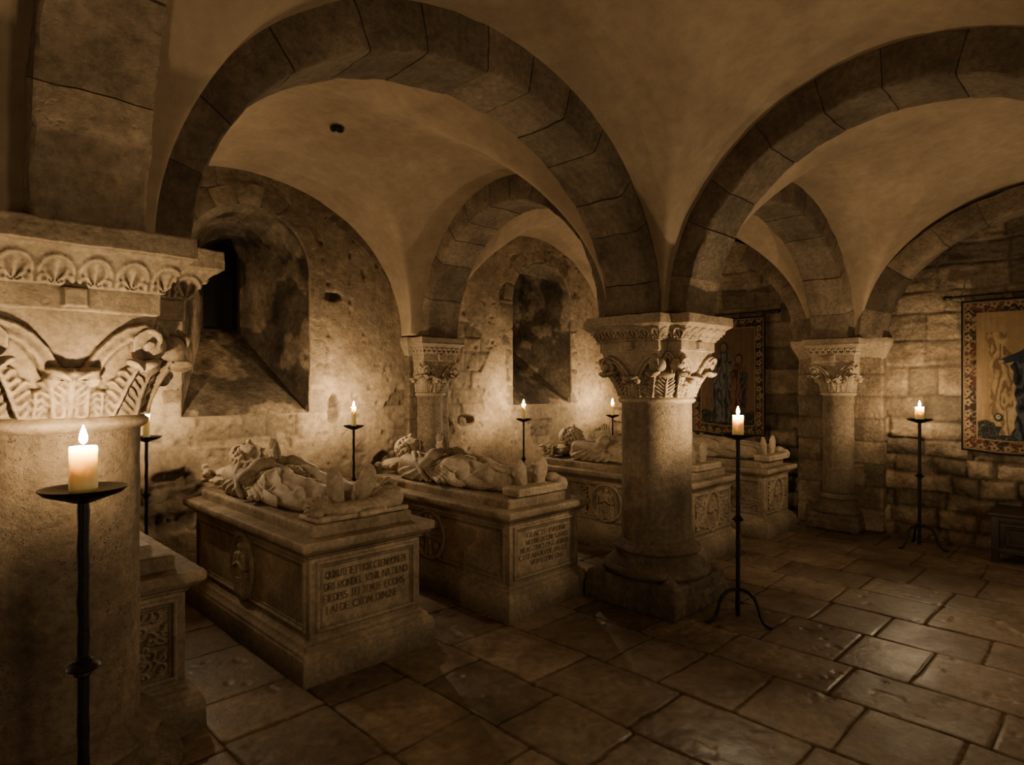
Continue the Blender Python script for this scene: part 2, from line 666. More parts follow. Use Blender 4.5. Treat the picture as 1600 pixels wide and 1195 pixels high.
# ------------------------------------------------------------------ floor
def make_floor():
    a = np.arange(-3.0, 7.75, .0125, dtype=np.float32)
    b = np.arange(-2.2, 5.9, .0125, dtype=np.float32)
    A, B = np.meshgrid(a, b, indexing='ij')
    d, r1, r2 = courses(B, A, .42, .58, .34, .68, -2.2, 5.9, -3, 7.7, 21, .016)
    z = -.007 * (1 - sstep(0.0, .009, d)) + (r1 - .5) * .006
    worn = sstep(.55, .75, fbm(A, B, None, 1.0, 4, 5))
    z = z + (fbm(A, B, None, 9, 4, 3) - .5) * (.004 + .016 * worn * (r2 > .55)) + (fbm(A, B, None, 1.3, 2, 8) - .5) * .012
    z = z - .006 * sstep(.68, .8, fbm(A, B, None, 14, 3, 44)) * (r2 > .4)
    z = np.minimum(z, .008)
    tone = .85 * (.95 + .65 * r1) * (.75 + .5 * fbm(A, B, None, 30, 3, 91)) * (.35 + .65 * sstep(0, .009, d)) * np.where(r2 > .85, .72, 1)
    V = np.stack([A, B, z], -1).reshape(-1, 3)
    me = mesh_np('floor', V, gridF(len(a), len(b)), True, None, tone)
    at = me.attributes.new('joint', 'FLOAT', 'POINT')
    at.data.foreach_set('value', (1 - sstep(.007, .014, d)).astype(np.float32).ravel())
    o = link('floor', me, M['floor'])
    struct(o)
    return o


make_floor()


# ------------------------------------------------------------------ rubble wall on the right (x = WX)
def make_wall_right():
    a = np.arange(-1.6, WY + .05, .0125, dtype=np.float32)
    b = np.arange(0.0, 3.62, .0125, dtype=np.float32)
    A, B = np.meshgrid(a, b, indexing='ij')
    hf = lambda z: .72 if z < 1.0 else 1.15
    d, r1, r2 = courses(A, B, .16, .27, .24, .62, -1.6, 5.8, -.05, 3.7, 5, .03, hf)
    lowr = 1 - sstep(.9, 1.5, B)
    dep = .012 + .026 * lowr
    h = 1.3 * dep * (1 - np.exp(-np.maximum(d, 0) / (.012 + .018 * lowr))) + (r1 - .5) * (.016 + .036 * lowr)
    h = h + (fbm(A, B, None, 7, 5, 31) - .5) * (.028 + .06 * lowr)
    # smeared mortar, rippled surfaces at mid height
    h = h + .032 * (fbm(A * .8, B * 2.5, None, 6, 3, 77) - .5) * sstep(1.1, 1.6, B)
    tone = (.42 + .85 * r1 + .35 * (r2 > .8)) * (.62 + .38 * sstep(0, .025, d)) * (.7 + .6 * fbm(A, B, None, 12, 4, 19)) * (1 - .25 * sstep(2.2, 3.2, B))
    V = np.stack([WX + .03 - h, A, B], -1).reshape(-1, 3)
    F = gridF(len(a), len(b))[:, ::-1]
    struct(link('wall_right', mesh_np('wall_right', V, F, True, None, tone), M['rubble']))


make_wall_right()

# ------------------------------------------------------------------ window wall (y = WY) with two splayed recesses
WIN = [(2.25, .552), (6.04, .552)]
WZ0, WZ1 = 1.31, 2.594


def make_wall_back():
    a = np.arange(-3.2, WX + .05, .014, dtype=np.float32)
    b = np.arange(0.0, 3.66, .014, dtype=np.float32)
    A, B = np.meshgrid(a, b, indexing='ij')
    # plaster with lost patches
    pn = fbm(A, B, None, 1.5, 5, 12)
    near = np.zeros_like(A)
    for cx, R in WIN:
        dz = np.maximum(0, np.maximum(WZ0 - B, B - WZ1))
        dd = np.where(B > WZ1, np.hypot(A - cx, B - WZ1) - R, np.abs(A - cx) - R)
        near = np.maximum(near, (1 - sstep(.10, .34, dd)) * (B > WZ0 - .25))
    low = 1 - sstep(.5, 1.15, B + .5 * (fbm(A, B, None, 1.2, 2, 60) - .5))
    lost = sstep(.52, .56, pn + .14 * near + .10 * low - .06 - .02 * sstep(3.4, 4.4, A))
    niche = np.zeros_like(A)
    for hx, hz, hrx, hrz in ((3.05, 1.35, .085, .15), (1.60, .60, .30, .26), (3.62, .74, .14, .14), (4.72, 1.15, .12, .07), (3.02, 2.42, .10, .05)):
        q = np.hypot((A - hx) / hrx, (B - hz) / hrz) + .7 * (fbm(A, B, None, 7, 3, 33) - .5)
        niche = np.maximum(niche, sstep(1.05, .82, q))
    lost = np.maximum(lost, niche)
    d, r1, r2 = courses(A, B, .15, .26, .22, .5, -3.2, 7.5, -.05, 3.7, 9, .02)
    st = .012 * (1 - np.exp(-np.maximum(d, 0) / .014)) + (r1 - .5) * .014 + (fbm(A, B, None, 9, 4, 2) - .5) * .03
    pl = .024 + (fbm(A, B, None, 2.2, 4, 51) - .5) * .022 + (fbm(A, B, None, 16, 3, 53) - .5) * .006
    pit = sstep(.70, .82, fbm(A, B, None, 13, 4, 90))
    h = pl * (1 - lost) + st * lost - .018 * pit - niche * (.035 + .05 * fbm(A, B, None, 11, 3, 5))
    # uneven stains, and tone darkening towards the vault
    tone = (1.05 + .25 * (fbm(A, B, None, 3, 3, 7) - .5)) * (1 - lost) + (.55 + .5 * r1) * (.7 + .3 * sstep(0, .02, d)) * lost
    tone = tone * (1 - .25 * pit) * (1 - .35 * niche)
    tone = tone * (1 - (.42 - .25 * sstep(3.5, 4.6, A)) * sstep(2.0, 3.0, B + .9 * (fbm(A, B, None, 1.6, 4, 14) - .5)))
    y = WY - h
    ins = np.zeros(A.shape, bool)
    A2, B2 = A.copy(), B.copy()
    for cx, R in WIN:
        i = (np.abs(A - cx) < R) & (B > WZ0) & (B < WZ1)
        dx = R - np.abs(A - cx)
        db = B - WZ0
        sb = i & (db < dx)
        ss = i & ~sb
        B2[sb] = WZ0
        A2[ss] = (cx + np.sign(A - cx) * R)[ss]
        rr = np.hypot(A - cx, B - WZ1)
        j = (rr < R) & (B >= WZ1)
        k = R / np.maximum(rr, 1e-3)
        A2[j] = (cx + (A - cx) * k)[j]
        B2[j] = (WZ1 + (B - WZ1) * k)[j]
        y[i | j] = WY - .012
        ins |= i | j
    F = gridF(len(a), len(b))
    keep = ~ins.ravel()[F].all(1)
    V = np.stack([A2, y, B2], -1).reshape(-1, 3)
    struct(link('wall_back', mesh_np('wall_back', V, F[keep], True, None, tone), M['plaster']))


make_wall_back()


def outline(cx, R, z0, z1, n=72):
    """bottom right -> up -> arch -> down left -> bottom, closed loop"""
    pts = []
    nb, ns, na = 40, 60, 60
    for i in range(ns):
        pts.append((cx + R, z0 + (z1 - z0) * i / ns))
    for i in range(na):
        t = PI * i / na
        pts.append((cx + R * math.cos(t), z1 + R * math.sin(t)))
    for i in range(ns):
        pts.append((cx - R, z1 + (z0 - z1) * i / ns))
    for i in range(nb):
        pts.append((cx - R + 2 * R * i / nb, z0))
    return np.array(pts)


def make_window(n, cx, R):
    icx = cx + .07
    o1 = outline(cx, R, WZ0, WZ1)
    o2 = outline(icx, .185, 2.085, 2.80)
    m = len(o1)
    nd = 60
    V, T = [], []
    for k in range(nd + 1):
        t = k / nd
        p = o1 + (o2 - o1) * t
        y = WY - .012 + (6.42 - WY) * t
        P = np.stack([p[:, 0], np.full(m, y), p[:, 1]], 1)
        if 0 < k:
            c = np.array([icx, y, 2.2])
            nz = (fbm(P[:, 0] * 1.5, P[:, 1], P[:, 2], 5, 4, 71 + n) - .5) * .045
            dirv = P - c
            dirv[:, 1] = 0
            dirv /= np.linalg.norm(dirv, axis=1)[:, None] + 1e-6
            P = P + dirv * nz[:, None] * min(1, k / 3)
        fl = fbm(P[:, 0] * .8 + n, P[:, 1], P[:, 2], 2.6, 5, 15 + n)
        pt = sstep(.50, .53, fl)
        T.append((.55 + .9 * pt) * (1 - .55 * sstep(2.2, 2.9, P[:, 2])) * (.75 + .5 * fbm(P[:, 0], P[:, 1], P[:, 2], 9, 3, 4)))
        P[:, 0] += .010 * pt * np.sign(icx - P[:, 0]) * (k > 0)
        V.append(P)
    V = np.concatenate(V)
    F = []
    for k in range(nd):
        for i in range(m):
            j = (i + 1) % m
            F.append((k * m + i, k * m + j, (k + 1) * m + j, (k + 1) * m + i))
    root = thing('window_%d' % n, ['', 'deep splayed round-arched window recess with dark shuttered opening, above the large crowned tomb effigy',
                                   'deep splayed round-arched window recess behind the middle wall candles'][n], 'window')
    root['kind'] = 'structure'
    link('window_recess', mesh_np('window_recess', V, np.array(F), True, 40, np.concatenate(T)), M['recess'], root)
    # small window at the back: leaf and frame
    oo = outline(icx, .195, 2.075, 2.80)
    oi = outline(icx, .160, 2.11, 2.80)
    mb = MB()
    V = [(x, 6.40, z) for x, z in oo] + [(x, 6.40, z) for x, z in oi] + [(x, 6.46, z) for x, z in oi]
    F = []
    for i in range(m):
        j = (i + 1) % m
        F += [(i, j, m + j, m + i), (m + i, m + j, 2 * m + j, 2 * m + i)]
    mb.add(V, F).build('window_frame', M['wood'], root)
    mb = MB()
    mb.add([(x, 6.455, z) for x, z in oi], [tuple(range(m))])
    mb.build('pane', M['dark'], root)
    mb = MB()
    mb.box((icx - .165, 6.435, 2.68), (icx + .165, 6.45, 2.695)).build('glazing_bar', M['iron'], root)


for i, (cx, R) in enumerate(WIN):
    make_window(i + 1, cx, R)


# dressed stones around the recess openings (flush, slightly proud, ragged)
def make_surround(n, cx, R):
    V, F, T = [], [], []
    r = random.Random(40 + n)
    segs = []
    z = WZ0 - .02
    rows = []
    while z < WZ1:
        hgt = r.uniform(.2, .34)
        rows.append((z, min(z + hgt, WZ1)))
        z += hgt
    path = []          # (t-start, t-end, width, tone)
    for a, b in rows:
        path.append(('R', a, b, r.uniform(.12, .26), r.uniform(.6, 1.1)))
    na = 9
    for i in range(na):
        path.append(('A', PI * i / na, PI * (i + 1) / na, r.uniform(.17, .22), r.uniform(.5, .95)))
    for a, b in reversed(rows):
        path.append(('L', b, a, r.uniform(.12, .26), r.uniform(.6, 1.1)))
    prev = None
    ny = 7
    for kind, a, b, w, tn in path:
        for k in range(9):
            t = k / 8
            q = a + (b - a) * t
            joint = k in (0, 8)
            for j in range(ny):
                e = w * j / (ny - 1)
                if kind == 'R':
                    x, zz = cx + R + e, q
                elif kind == 'L':
                    x, zz = cx - R - e, q
                else:
                    x, zz = cx + (R + e) * math.cos(q), WZ1 + (R + e) * math.sin(q)
                dep = .026 if j < ny - 1 else -.01
                if j == 0:
                    dep = .018
                if joint:
                    dep -= .012
                V.append((x, WY - dep, zz))
                T.append(tn)
            if prev is not None:
                for j in range(ny - 1):
                    c = len(V) - ny + j
                    F.append((prev + j, c, c + 1, prev + j + 1)[::-1])
            prev = len(V) - ny
    V = np.array(V)
    V[:, 1] += (fbm(V[:, 0], V[:, 2], None, 8, 4, n) - .5) * .03
    o = link('trim_%d' % (20 + n), mesh_np('surround', V, F, True, 40, np.array(T) * .9), M['plaster'])
    struct(o)


for i, (cx, R) in enumerate(WIN):
    make_surround(i + 1, cx, R)


# ------------------------------------------------------------------ vault
def ell_prof(s, S, foot, b):
    """s 0..S across the bay"""
    a = S / 2 - foot
    t = np.clip((s - S / 2) / a, -1, 1)
    return ZS + b * np.sqrt(np.maximum(0, 1 - t * t))


def bay(x0, x1, y0, y1, skew=(0, 0), n=110, clampy=None, seed=0):
    """corner (x0,y0) .. (x1,y1); skew = y shift of the two corners at x1"""
    foot = .245
    th = np.linspace(0, PI, n - 8)
    s = np.concatenate([np.linspace(0, foot, 5)[:-1], None or foot + (1 - np.cos(th)) / 2 * (1 - 0), ])
    def samp(S):
        a = S - 2 * foot
        return np.concatenate([np.linspace(0, foot, 5)[:-1], foot + a * (1 - np.cos(th)) / 2, S - np.linspace(foot, 0, 5)[1:]])
    X = samp(x1 - x0)
    Yp = samp(y1 - y0)
    SX, SY = np.meshgrid(X, Yp, indexing='ij')
    zx = ell_prof(SX, x1 - x0, foot, 1.37)
    zy = ell_prof(SY, y1 - y0, foot, 1.37)
    k = .07
    hh = np.clip(.5 + .5 * (zx - zy) / k, 0, 1)
    z = zy + (zx - zy) * hh + k * hh * (1 - hh)
    u, v = SX / (x1 - x0), SY / (y1 - y0)
    z = z + .10 * (16 * u * (1 - u) * v * (1 - v)) ** 1.5
    wx, wy = x0 + SX, y0 + SY
    wy = wy + u * ((1 - v) * skew[0] + v * skew[1])
    z = z + (fbm(wx, wy, None, 1.4, 3, 30) - .5) * .035 * sstep(2.1, 2.6, z)
    return np.stack([wx, wy, z], -1).reshape(-1, 3), gridF(len(X), len(Yp))[:, ::-1]


def make_ceiling():
    V, F, b = [], [], 0
    for args in [dict(x0=LX, x1=CX, y0=LY, y1=5.60), dict(x0=CX, x1=WX + .06, y0=CY, y1=5.60, skew=(-.16, 0)),
                 dict(x0=LX, x1=CX, y0=FY, y1=LY), dict(x0=CX, x1=WX + .06, y0=FY, y1=CY, skew=(-.75, -.16)),
                 dict(x0=LX - 3.65, x1=LX, y0=FY, y1=LY), dict(x0=LX - 3.65, x1=LX, y0=LY, y1=5.60),
                 dict(x0=LX, x1=CX, y0=FY - 3.2, y1=FY), dict(x0=CX, x1=WX + .06, y0=FY - 3.2, y1=FY, skew=(-.7, -.75))]:
        v, f = bay(**args)
        V.append(v)
        F.append(f + b)
        b += len(v)
    # strip from the last bay line to the window wall
    me = mesh_np('ceiling', np.concatenate(V), np.concatenate(F), True)
    o = struct(link('ceiling', me, M['vault']))
    # joist hole at the crown of the middle bay
    mb = MB()
    mb.lathe([(.028, 3.53), (.036, 3.505), (.05, 3.50), (.052, 3.52)], 16, (2.42, 4.33))
    mb.build('hook_hole', M['dark'], o)
    return o


make_ceiling()


# ------------------------------------------------------------------ arches
def arch(name, p0, p1, b=1.15, w=.39, th=.25, nv=13, seed=0, z0=ZS, label=None, tmul=1.0):
    p0, p1 = np.array(p0, float), np.array(p1, float)
    S = np.linalg.norm(p1 - p0)
    t = (p1 - p0) / S
    nrm = np.array([-t[1], t[0]])
    a = S / 2
    r = random.Random(seed + 100)
    cuts = [0]
    for i in range(nv):
        cuts.append(cuts[-1] + r.uniform(.75, 1.3))
    cuts = [c / cuts[-1] for c in cuts]
    sec = [(-.5 * w, th), (-.5 * w, th * .6), (-.5 * w, th * .3), (-.5 * w, .010), (-.5 * w + .010, 0)]
    sec += [(x * w, 0) for x in (-.33, -.16, 0, .16, .33)]
    sec += [(.5 * w - .010, 0), (.5 * w, .010), (.5 * w, th * .3), (.5 * w, th * .6), (.5 * w, th)]
    m = len(sec)
    V, T = [], []
    for i in range(nv):
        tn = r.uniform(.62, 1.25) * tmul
        off = r.uniform(-.006, .006)
        ts = [0, .006, .02] + list(np.linspace(.12, .88, 8)) + [.98, .994]
        for q in ts:
            f = cuts[i] + (cuts[i + 1] - cuts[i]) * q
            th_ = PI * f
            # even out arc length a little
            s = a * (1 - math.cos(th_))
            z = z0 + b * math.sin(th_)
            nx, nz = -math.cos(th_) / a, math.sin(th_) / b
            l = math.hypot(nx, nz)
            nx, nz = nx / l, nz / l
            g = .009 if q in (0, .994) and i > 0 else 0
            if q == 0 and i == 0:
                g = 0
            for (lx, rr) in sec:
                e = rr + g + off if rr < .2 else rr
                lx2 = lx * (1 - g * 3) - math.copysign(0, lx)
                P = p0 + t * (s + nx * e) + nrm * lx2
                V.append((P[0], P[1], z + nz * e))
                T.append(tn * (.55 if g else 1))
    # closing ring
    last = V[-m:]
    for (lx, rr) in sec:
        P = p0 + t * (S + rr) + nrm * lx
        V.append((P[0], P[1], z0))
        T.append(T[-1])
    V = np.array(V)
    j = (np.stack([fbm(V[:, 0], V[:, 1], V[:, 2], 9, 4, 61 + c) for c in range(3)], 1) - .5) * .026
    V = V + j
    rows = len(V) // m
    F = gridF(rows, m)
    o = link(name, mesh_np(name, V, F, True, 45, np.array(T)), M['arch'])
    struct(o)
    if label:
        o['label'] = label
        o['category'] = 'arch'
    return o


arch('trim_1', (LX + .375, LY - .0), (CX - .37, CY), nv=13, seed=1, label='large round stone arch from the left column to the middle column')
arch('trim_2', (CX, CY - .38), (CX, FY + .40), nv=12, seed=2, label='large round stone arch running right from the middle column')
arch('trim_3', (CX, CY + .39), (BX, BY - .28), nv=11, seed=3, label='stone arch from the middle column back to the window wall')
arch('trim_4', (CX + .37, CY), (RX - .27, RY + .02), nv=11, seed=4, label='stone arch from the middle column to the rubble wall')
arch('trim_5', (LX + .04, LY - .37), (LX + .04, FY + .37), w=.30, nv=11, seed=5, tmul=1.9, label='stone arch rising from the left column toward the viewer')  # stone tone raised in place of candlelight missing on this soffit
arch('trim_6', (LX, LY + .37), (LX, BY - .27), nv=11, seed=6, label='stone arch behind the left column toward the window wall')
arch('trim_7', (LX - .375, LY), (LX - 3.2, LY), nv=13, seed=7, label='stone arch leaving the left column toward the left')
arch('trim_8', (7.46, 1.95), (7.46, -.95), b=1.13, w=.24, th=.22, nv=12, seed=8, label='stone wall arch above the tapestry at the right edge')
arch('trim_9', (7.46, 2.86), (7.46, 5.38), b=1.13, w=.24, th=.22, nv=11, seed=9, label='stone wall arch above the tapestry behind the middle column')
arch('trim_10', (.66, WY - .0), (3.86, WY - .0), b=1.20, w=.05, th=.2, nv=14, seed=10, label='dark flush stone arch on the window wall over the first recess')


# ------------------------------------------------------------------ capitals
def make_capital(e, w, r0, h, zlo=1.485, sq=False):
    """cruciform (or square) capital and abacus; returns (bell mesh, abacus mesh)"""
    L = e + .04
    nq = int(L / h) + 2
    ax = np.arange(nq, dtype=np.float32) * h
    za = np.arange(zlo - .02, 2.06 + .02, h, dtype=np.float32)
    X, Y, Z = ax[:, None, None], ax[None, :, None], za[None, None, :]
    P, Q = np.maximum(X, Y) + 0 * Z, np.minimum(X, Y) + 0 * Z
    Z = Z + 0 * P
    out = []
    # ---- abacus
    k = e / .45
    t = np.clip((Z - 1.885) / .105, 0, 1)
    cav = t ** 1.25
    E = np.where(Z > 1.992, e, np.where(Z > 1.885, (e - .095 * k) + .082 * k * cav, e - .105 * k))
    W = np.where(Z > 1.992, w, np.where(Z > 1.885, (w - .068 * k) + .058 * k * cav, w - .078 * k))
    on_p = (E - P) < (W - Q)           # nearer the end face than the flank
    lat = np.where(on_p, Q, P)
    per = .098 * k
    tl = (lat / per) % 1.0 - .5
    tx = tl * per
    zz = Z - 1.918
    rr = np.hypot(tx, zz * .95)
    top = sstep(-.03, -.005, zz)
    rel = .012 * np.exp(-((rr - .041 * k) / .0065) ** 2) * top
    fan = np.arctan2(tx, zz + .03)
    rel = rel + .007 * np.cos(fan * 9) * (1 - sstep(.028 * k, .036 * k, rr))
    rel = rel + .011 * np.exp(-((np.hypot(np.abs(tx) - .03 * k, zz + .02) - .011) / .0045) ** 2)
    rel = rel - .005
    rel = rel * sstep(1.887, 1.897, Z) * (1 - sstep(1.975, 1.985, Z))
    # small flower block in the middle of the end face
    boss = .022 * (1 - sstep(.028, .034, Q)) * on_p * (Z < 1.883) * (Z > 1.822)
    fil = .004 * np.exp(-((Z - 1.990) / .004) ** 2)
    d = np.maximum(np.maximum(P - E, Q - W) - rel - boss - fil, np.maximum(Z - 2.06, 1.812 - Z))
    out.append(d.astype(np.float32))
    # ---- bell
    s = np.clip((Z - zlo) / (1.83 - zlo), 0, 1)
    E2, W2 = e - .118 * k, w - .085 * k
    circ = np.hypot(P, Q) - (r0 + .01 + .03 * s)
    cross = np.maximum(P - E2, Q - W2)
    cross = np.where((P > E2) & (Q > W2), np.hypot(P - E2, Q - W2), cross)
    bl = circ + (cross - circ) * sstep(0, 1, s ** 1.1)
    d = bl

    def smin(a, b, kk):
        hh = np.clip(.5 + .5 * (b - a) / kk, 0, 1)
        return b + (a - b) * hh - kk * hh * (1 - hh)

    def pb(z):
        s_ = min(1, max(0, (z - zlo) / (1.83 - zlo)))
        s_ = s_ ** 1.1
        s_ = s_ * s_ * (3 - 2 * s_)
        return (r0 + .02) * (1 - s_) + (E2 + .004) * s_

    def capsule(d, a, b, ra, rb, kk):
        a, b = np.array(a), np.array(b)
        ba = b - a
        Ls = float(ba @ ba)
        x, y, z = P - a[0], Q - a[1], Z - a[2]
        tt = np.clip((x * ba[0] + y * ba[1] + z * ba[2]) / Ls, 0, 1)
        return smin(d, np.sqrt((x - ba[0] * tt) ** 2 + (y - ba[1] * tt) ** 2 + (z - ba[2] * tt) ** 2) - (ra + (rb - ra) * tt), kk)

    def ell(d, c, r, kk, ribs=0):
        x, y, z = (P - c[0]) / r[0], (Q - c[1]) / r[1], (Z - c[2]) / r[2]
        k0 = np.sqrt(x * x + y * y + z * z)
        dd = (k0 - 1) * min(r)
        if ribs:
            dd = dd + .006 * np.cos(np.arctan2(y, z + 1.2) * ribs)
        return smin(d, dd, kk)
    wk = w / .315
    # carved relief drawn on the bell: lateral coordinate u across a face, height z
    lp = np.where(on_p, Q, 9.0)
    dg = (P + Q) * .7071
    dt = np.abs(P - Q) * .7071

    def leaf(u, z0, hgt, wid, amp, nl=4):
        t = np.clip((Z - z0) / hgt, 0, 1)
        hw = wid * (np.sin(PI * np.clip(t * .86 + .14, 0, 1)) ** .7) * (1 + .16 * np.cos(t * nl * 2 * PI)) + 1e-4
        x = np.abs(u) / hw
        body = np.sqrt(np.maximum(0, 1 - x ** 2)) * (.45 + .75 * t)
        vein = .26 * np.cos((t * hgt - np.abs(u) * .75) * 260) * sstep(.10, .25, x)
        rib = .35 * np.exp(-(x / .13) ** 2)
        return np.where((Z > z0) & (Z < z0 + hgt) & (x < 1), amp * (body * (1 + vein) + rib), 0)

    def stroke(u, pts, wid, amp, groove=0.0):
        best = np.full(Z.shape, 9.0, dtype=np.float32)
        for (u0, z0), (u1, z1) in zip(pts[:-1], pts[1:]):
            du, dz = u1 - u0, z1 - z0
            t = np.clip(((u - u0) * du + (Z - z0) * dz) / (du * du + dz * dz), 0, 1)
            best = np.minimum(best, np.hypot(u - u0 - du * t, Z - z0 - dz * t))
        q = best / wid
        return np.where(q < 1, amp * (np.sqrt(np.maximum(0, 1 - q ** 4)) - groove * np.exp(-(q / .55) ** 2)), 0)
    R = 0 * Z
    U = lp / wk
    stem = [(.030, 1.50), (.034, 1.57), (.050, 1.635), (.080, 1.69), (.115, 1.728), (.15, 1.752), (.19, 1.762)]
    R = np.maximum(R, stroke(U, stem, .024, .034, .45))
    # scroll at the upper corner of the face
    sp = [(.205 + (.046 - .0052 * i) * math.sin(i * .62), 1.716 + (.046 - .0052 * i) * math.cos(i * .62)) for i in range(8)]
    R = np.maximum(R, np.where(np.hypot(U - .205, Z - 1.716) < .052, .036, 0))
    R = np.maximum(R, stroke(U, sp, .0125, .052, .0))
    R = np.maximum(R, np.where(np.hypot(U - .205, Z - 1.716) < .014, .054, 0))
    # leaves: wide centre leaf, tall leaf below the scroll, small side leaf
    R = np.maximum(R, leaf(U, 1.487, .150, .098, .030))
    R = np.maximum(R, leaf(U - .150 - .35 * (Z - 1.56), 1.487, .185, .062, .034, 5))
    R = np.maximum(R, leaf(U - .088, 1.487, .085, .030, .022, 3))
    # leaf on the diagonal
    Ld = np.where(dt < .14, 1.0, 0) * (1 - sstep(.10, .15, dt))
    R = np.maximum(R, leaf(dt, 1.487, .165, .085, .034, 4) * Ld)
    R = np.maximum(R, stroke(dt, [(.035, 1.62), (.045, 1.70), (.02, 1.76), (.0, 1.79)], .018, .028, .4) * Ld)
    d = d - R.astype(np.float32)
    # undercut tips curling outward
    d = ell(d, (pb(1.62) + .030, 0, 1.622), (.040, .070 * wk, .022), .012, 8)
    d = ell(d, (pb(1.66) + .040, .188 * wk, 1.655), (.032, .046, .020), .012, 7)
    d = ell(d, (pb(1.62) + .032, .052 * wk, 1.606), (.026, .022, .024), .008)
    x = np.sqrt(((dg - (r0 + .075)) / 1.0) ** 2 + (dt / 2.0) ** 2 + ((Z - 1.645) / .8) ** 2) - .026
    d = smin(d, x, .012)
    d = ell(d, (E2 - .030, .222 * wk, 1.716), (.045, .040, .046), .006)
    d = np.maximum(d, np.maximum(Z - 1.822, zlo - Z))
    d = np.maximum(d, -(.0 + 0 * Z) - 1)
    out.append(d.astype(np.float32))
    meshes = []
    for nm, q in zip(('abacus', 'capital_bell'), out):
        full = np.concatenate([q[:0:-1], q], 0)
        full = np.concatenate([full[:, :0:-1], full], 1)
        v = Vox((-(nq - 1) * h, -(nq - 1) * h, float(za[0])), (0, 0, 0), h) if False else Vox.__new__(Vox)
        v.lo = np.array((-(nq - 1) * h, -(nq - 1) * h, za[0]), dtype=np.float32)
        v.h = h
        v.d = full
        v.n = full.shape
        V, Qd = v.surf()
        V = V + .010 * (np.stack([fbm(V[:, 0], V[:, 1], V[:, 2], 14, 5, 8 + i * 5) for i in range(3)], 1) - .5)
        meshes.append(mesh_np(nm, V, Qd, True))
    return meshes


CAPB = make_capital(.45, .315, .25, .0045)
CAPS = make_capital(.29, .29, .155, .0055)


def shaft_mesh(r, z0, z1, seed, n=96, nz=70):
    V = []
    for i in range(n):
        a = 2 * PI * i / n
        for k in range(nz):
            z = z0 + (z1 - z0) * k / (nz - 1)
            V.append((r * math.cos(a), r * math.sin(a), z))
    V = np.array(V)
    nrm = V * [1, 1, 0] / r
    V = V + nrm * ((fbm(V[:, 0], V[:, 1], V[:, 2], 6, 4, seed) - .5) * .012)[:, None]
    F = []
    for i in range(n):
        j = (i + 1) % n
        for k in range(nz - 1):
            F.append((i * nz + k, j * nz + k, j * nz + k + 1, i * nz + k + 1))
    return mesh_np('shaft', V, np.array(F), True)


def torus_prof(r, z0, z1, bulge, n=9):
    return [(r + bulge * math.sin(PI * i / (n - 1)), z0 + (z1 - z0) * i / (n - 1)) for i in range(n)]


def rough_box(mb, lo, hi, n=(14, 14, 6), amp=.012, seed=0):
    pass


def make_column(name, label, loc, big=True, rz=0):
    t = thing(name, label, 'column', loc, rz, None)
    k = 1.0 if big else .68
    r = .255 if big else .165
    ab, bl = CAPB if big else CAPS
    link('abacus', ab, None, t)
    link('capital_bell', bl, None, t)
    # necking ring
    mb = MB()
    mb.lathe([(r - .01, 1.435)] + torus_prof(r + .006, 1.440, 1.487, .022) + [(r - .02, 1.49)], 72)
    mb.build('neck_ring', M['capital'], t, 60)
    zb = .45 if big else .40
    link('shaft', shaft_mesh(r, zb - .01, 1.45, 5 if big else 6), M['column'], t)
    mb = MB()
    prof = [(r * 1.45, .19)] + torus_prof(r * 1.36, .20, .285, .045 * k) + [(r * 1.36, .29), (r * 1.32, .295), (r * 1.20, .325), (r * 1.17, .345), (r * 1.19, .36)] + \
        torus_prof(r * 1.17, .365, .415, .026 * k) + [(r * 1.1, .42), (r * 1.06, .435), (r * 1.0, zb)]
    if not big:
        prof = [(p, z - .05) for p, z in prof]
    mb.lathe(prof, 72).build('base_moulding', M['column'], t, 60)
    v = Vox((-.45 * k, -.45 * k, -.03), (.45 * k, .45 * k, .3), .01 if big else .008)
    s = .385 * k if big else .27
    zt = .20 if big else .16
    v.box((0, 0, zt * .3), (s, s, zt * .32), .02, .01)
    v.box((0, 0, zt * .62), (s * .955, s * .955, zt * .42), .02, .012)
    if big:
        for sx in (-1, 1):
            for sy in (-1, 1):
                v.ell((sx * .295, sy * .295, .20), (.058, .058, .05), .03)
    v.build('plinth', M['column'], t, .02)
    return t


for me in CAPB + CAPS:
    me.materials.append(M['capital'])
make_column('stone_column', 'massive round stone column at the left edge with a scrolled capital, standing behind the nearest candle', (LX, LY, 0))
make_column('stone_column', 'free-standing round stone column in the middle with carved capital and broad square plinth', (CX, CY, 0))
cB = make_column('wall_column', 'slender half column against the plastered wall between the two window recesses', (BX, BY, 0), False)
cR = make_column('wall_column', 'slender half column against the rough stone wall between the two tapestries', (RX, RY, 0), False)


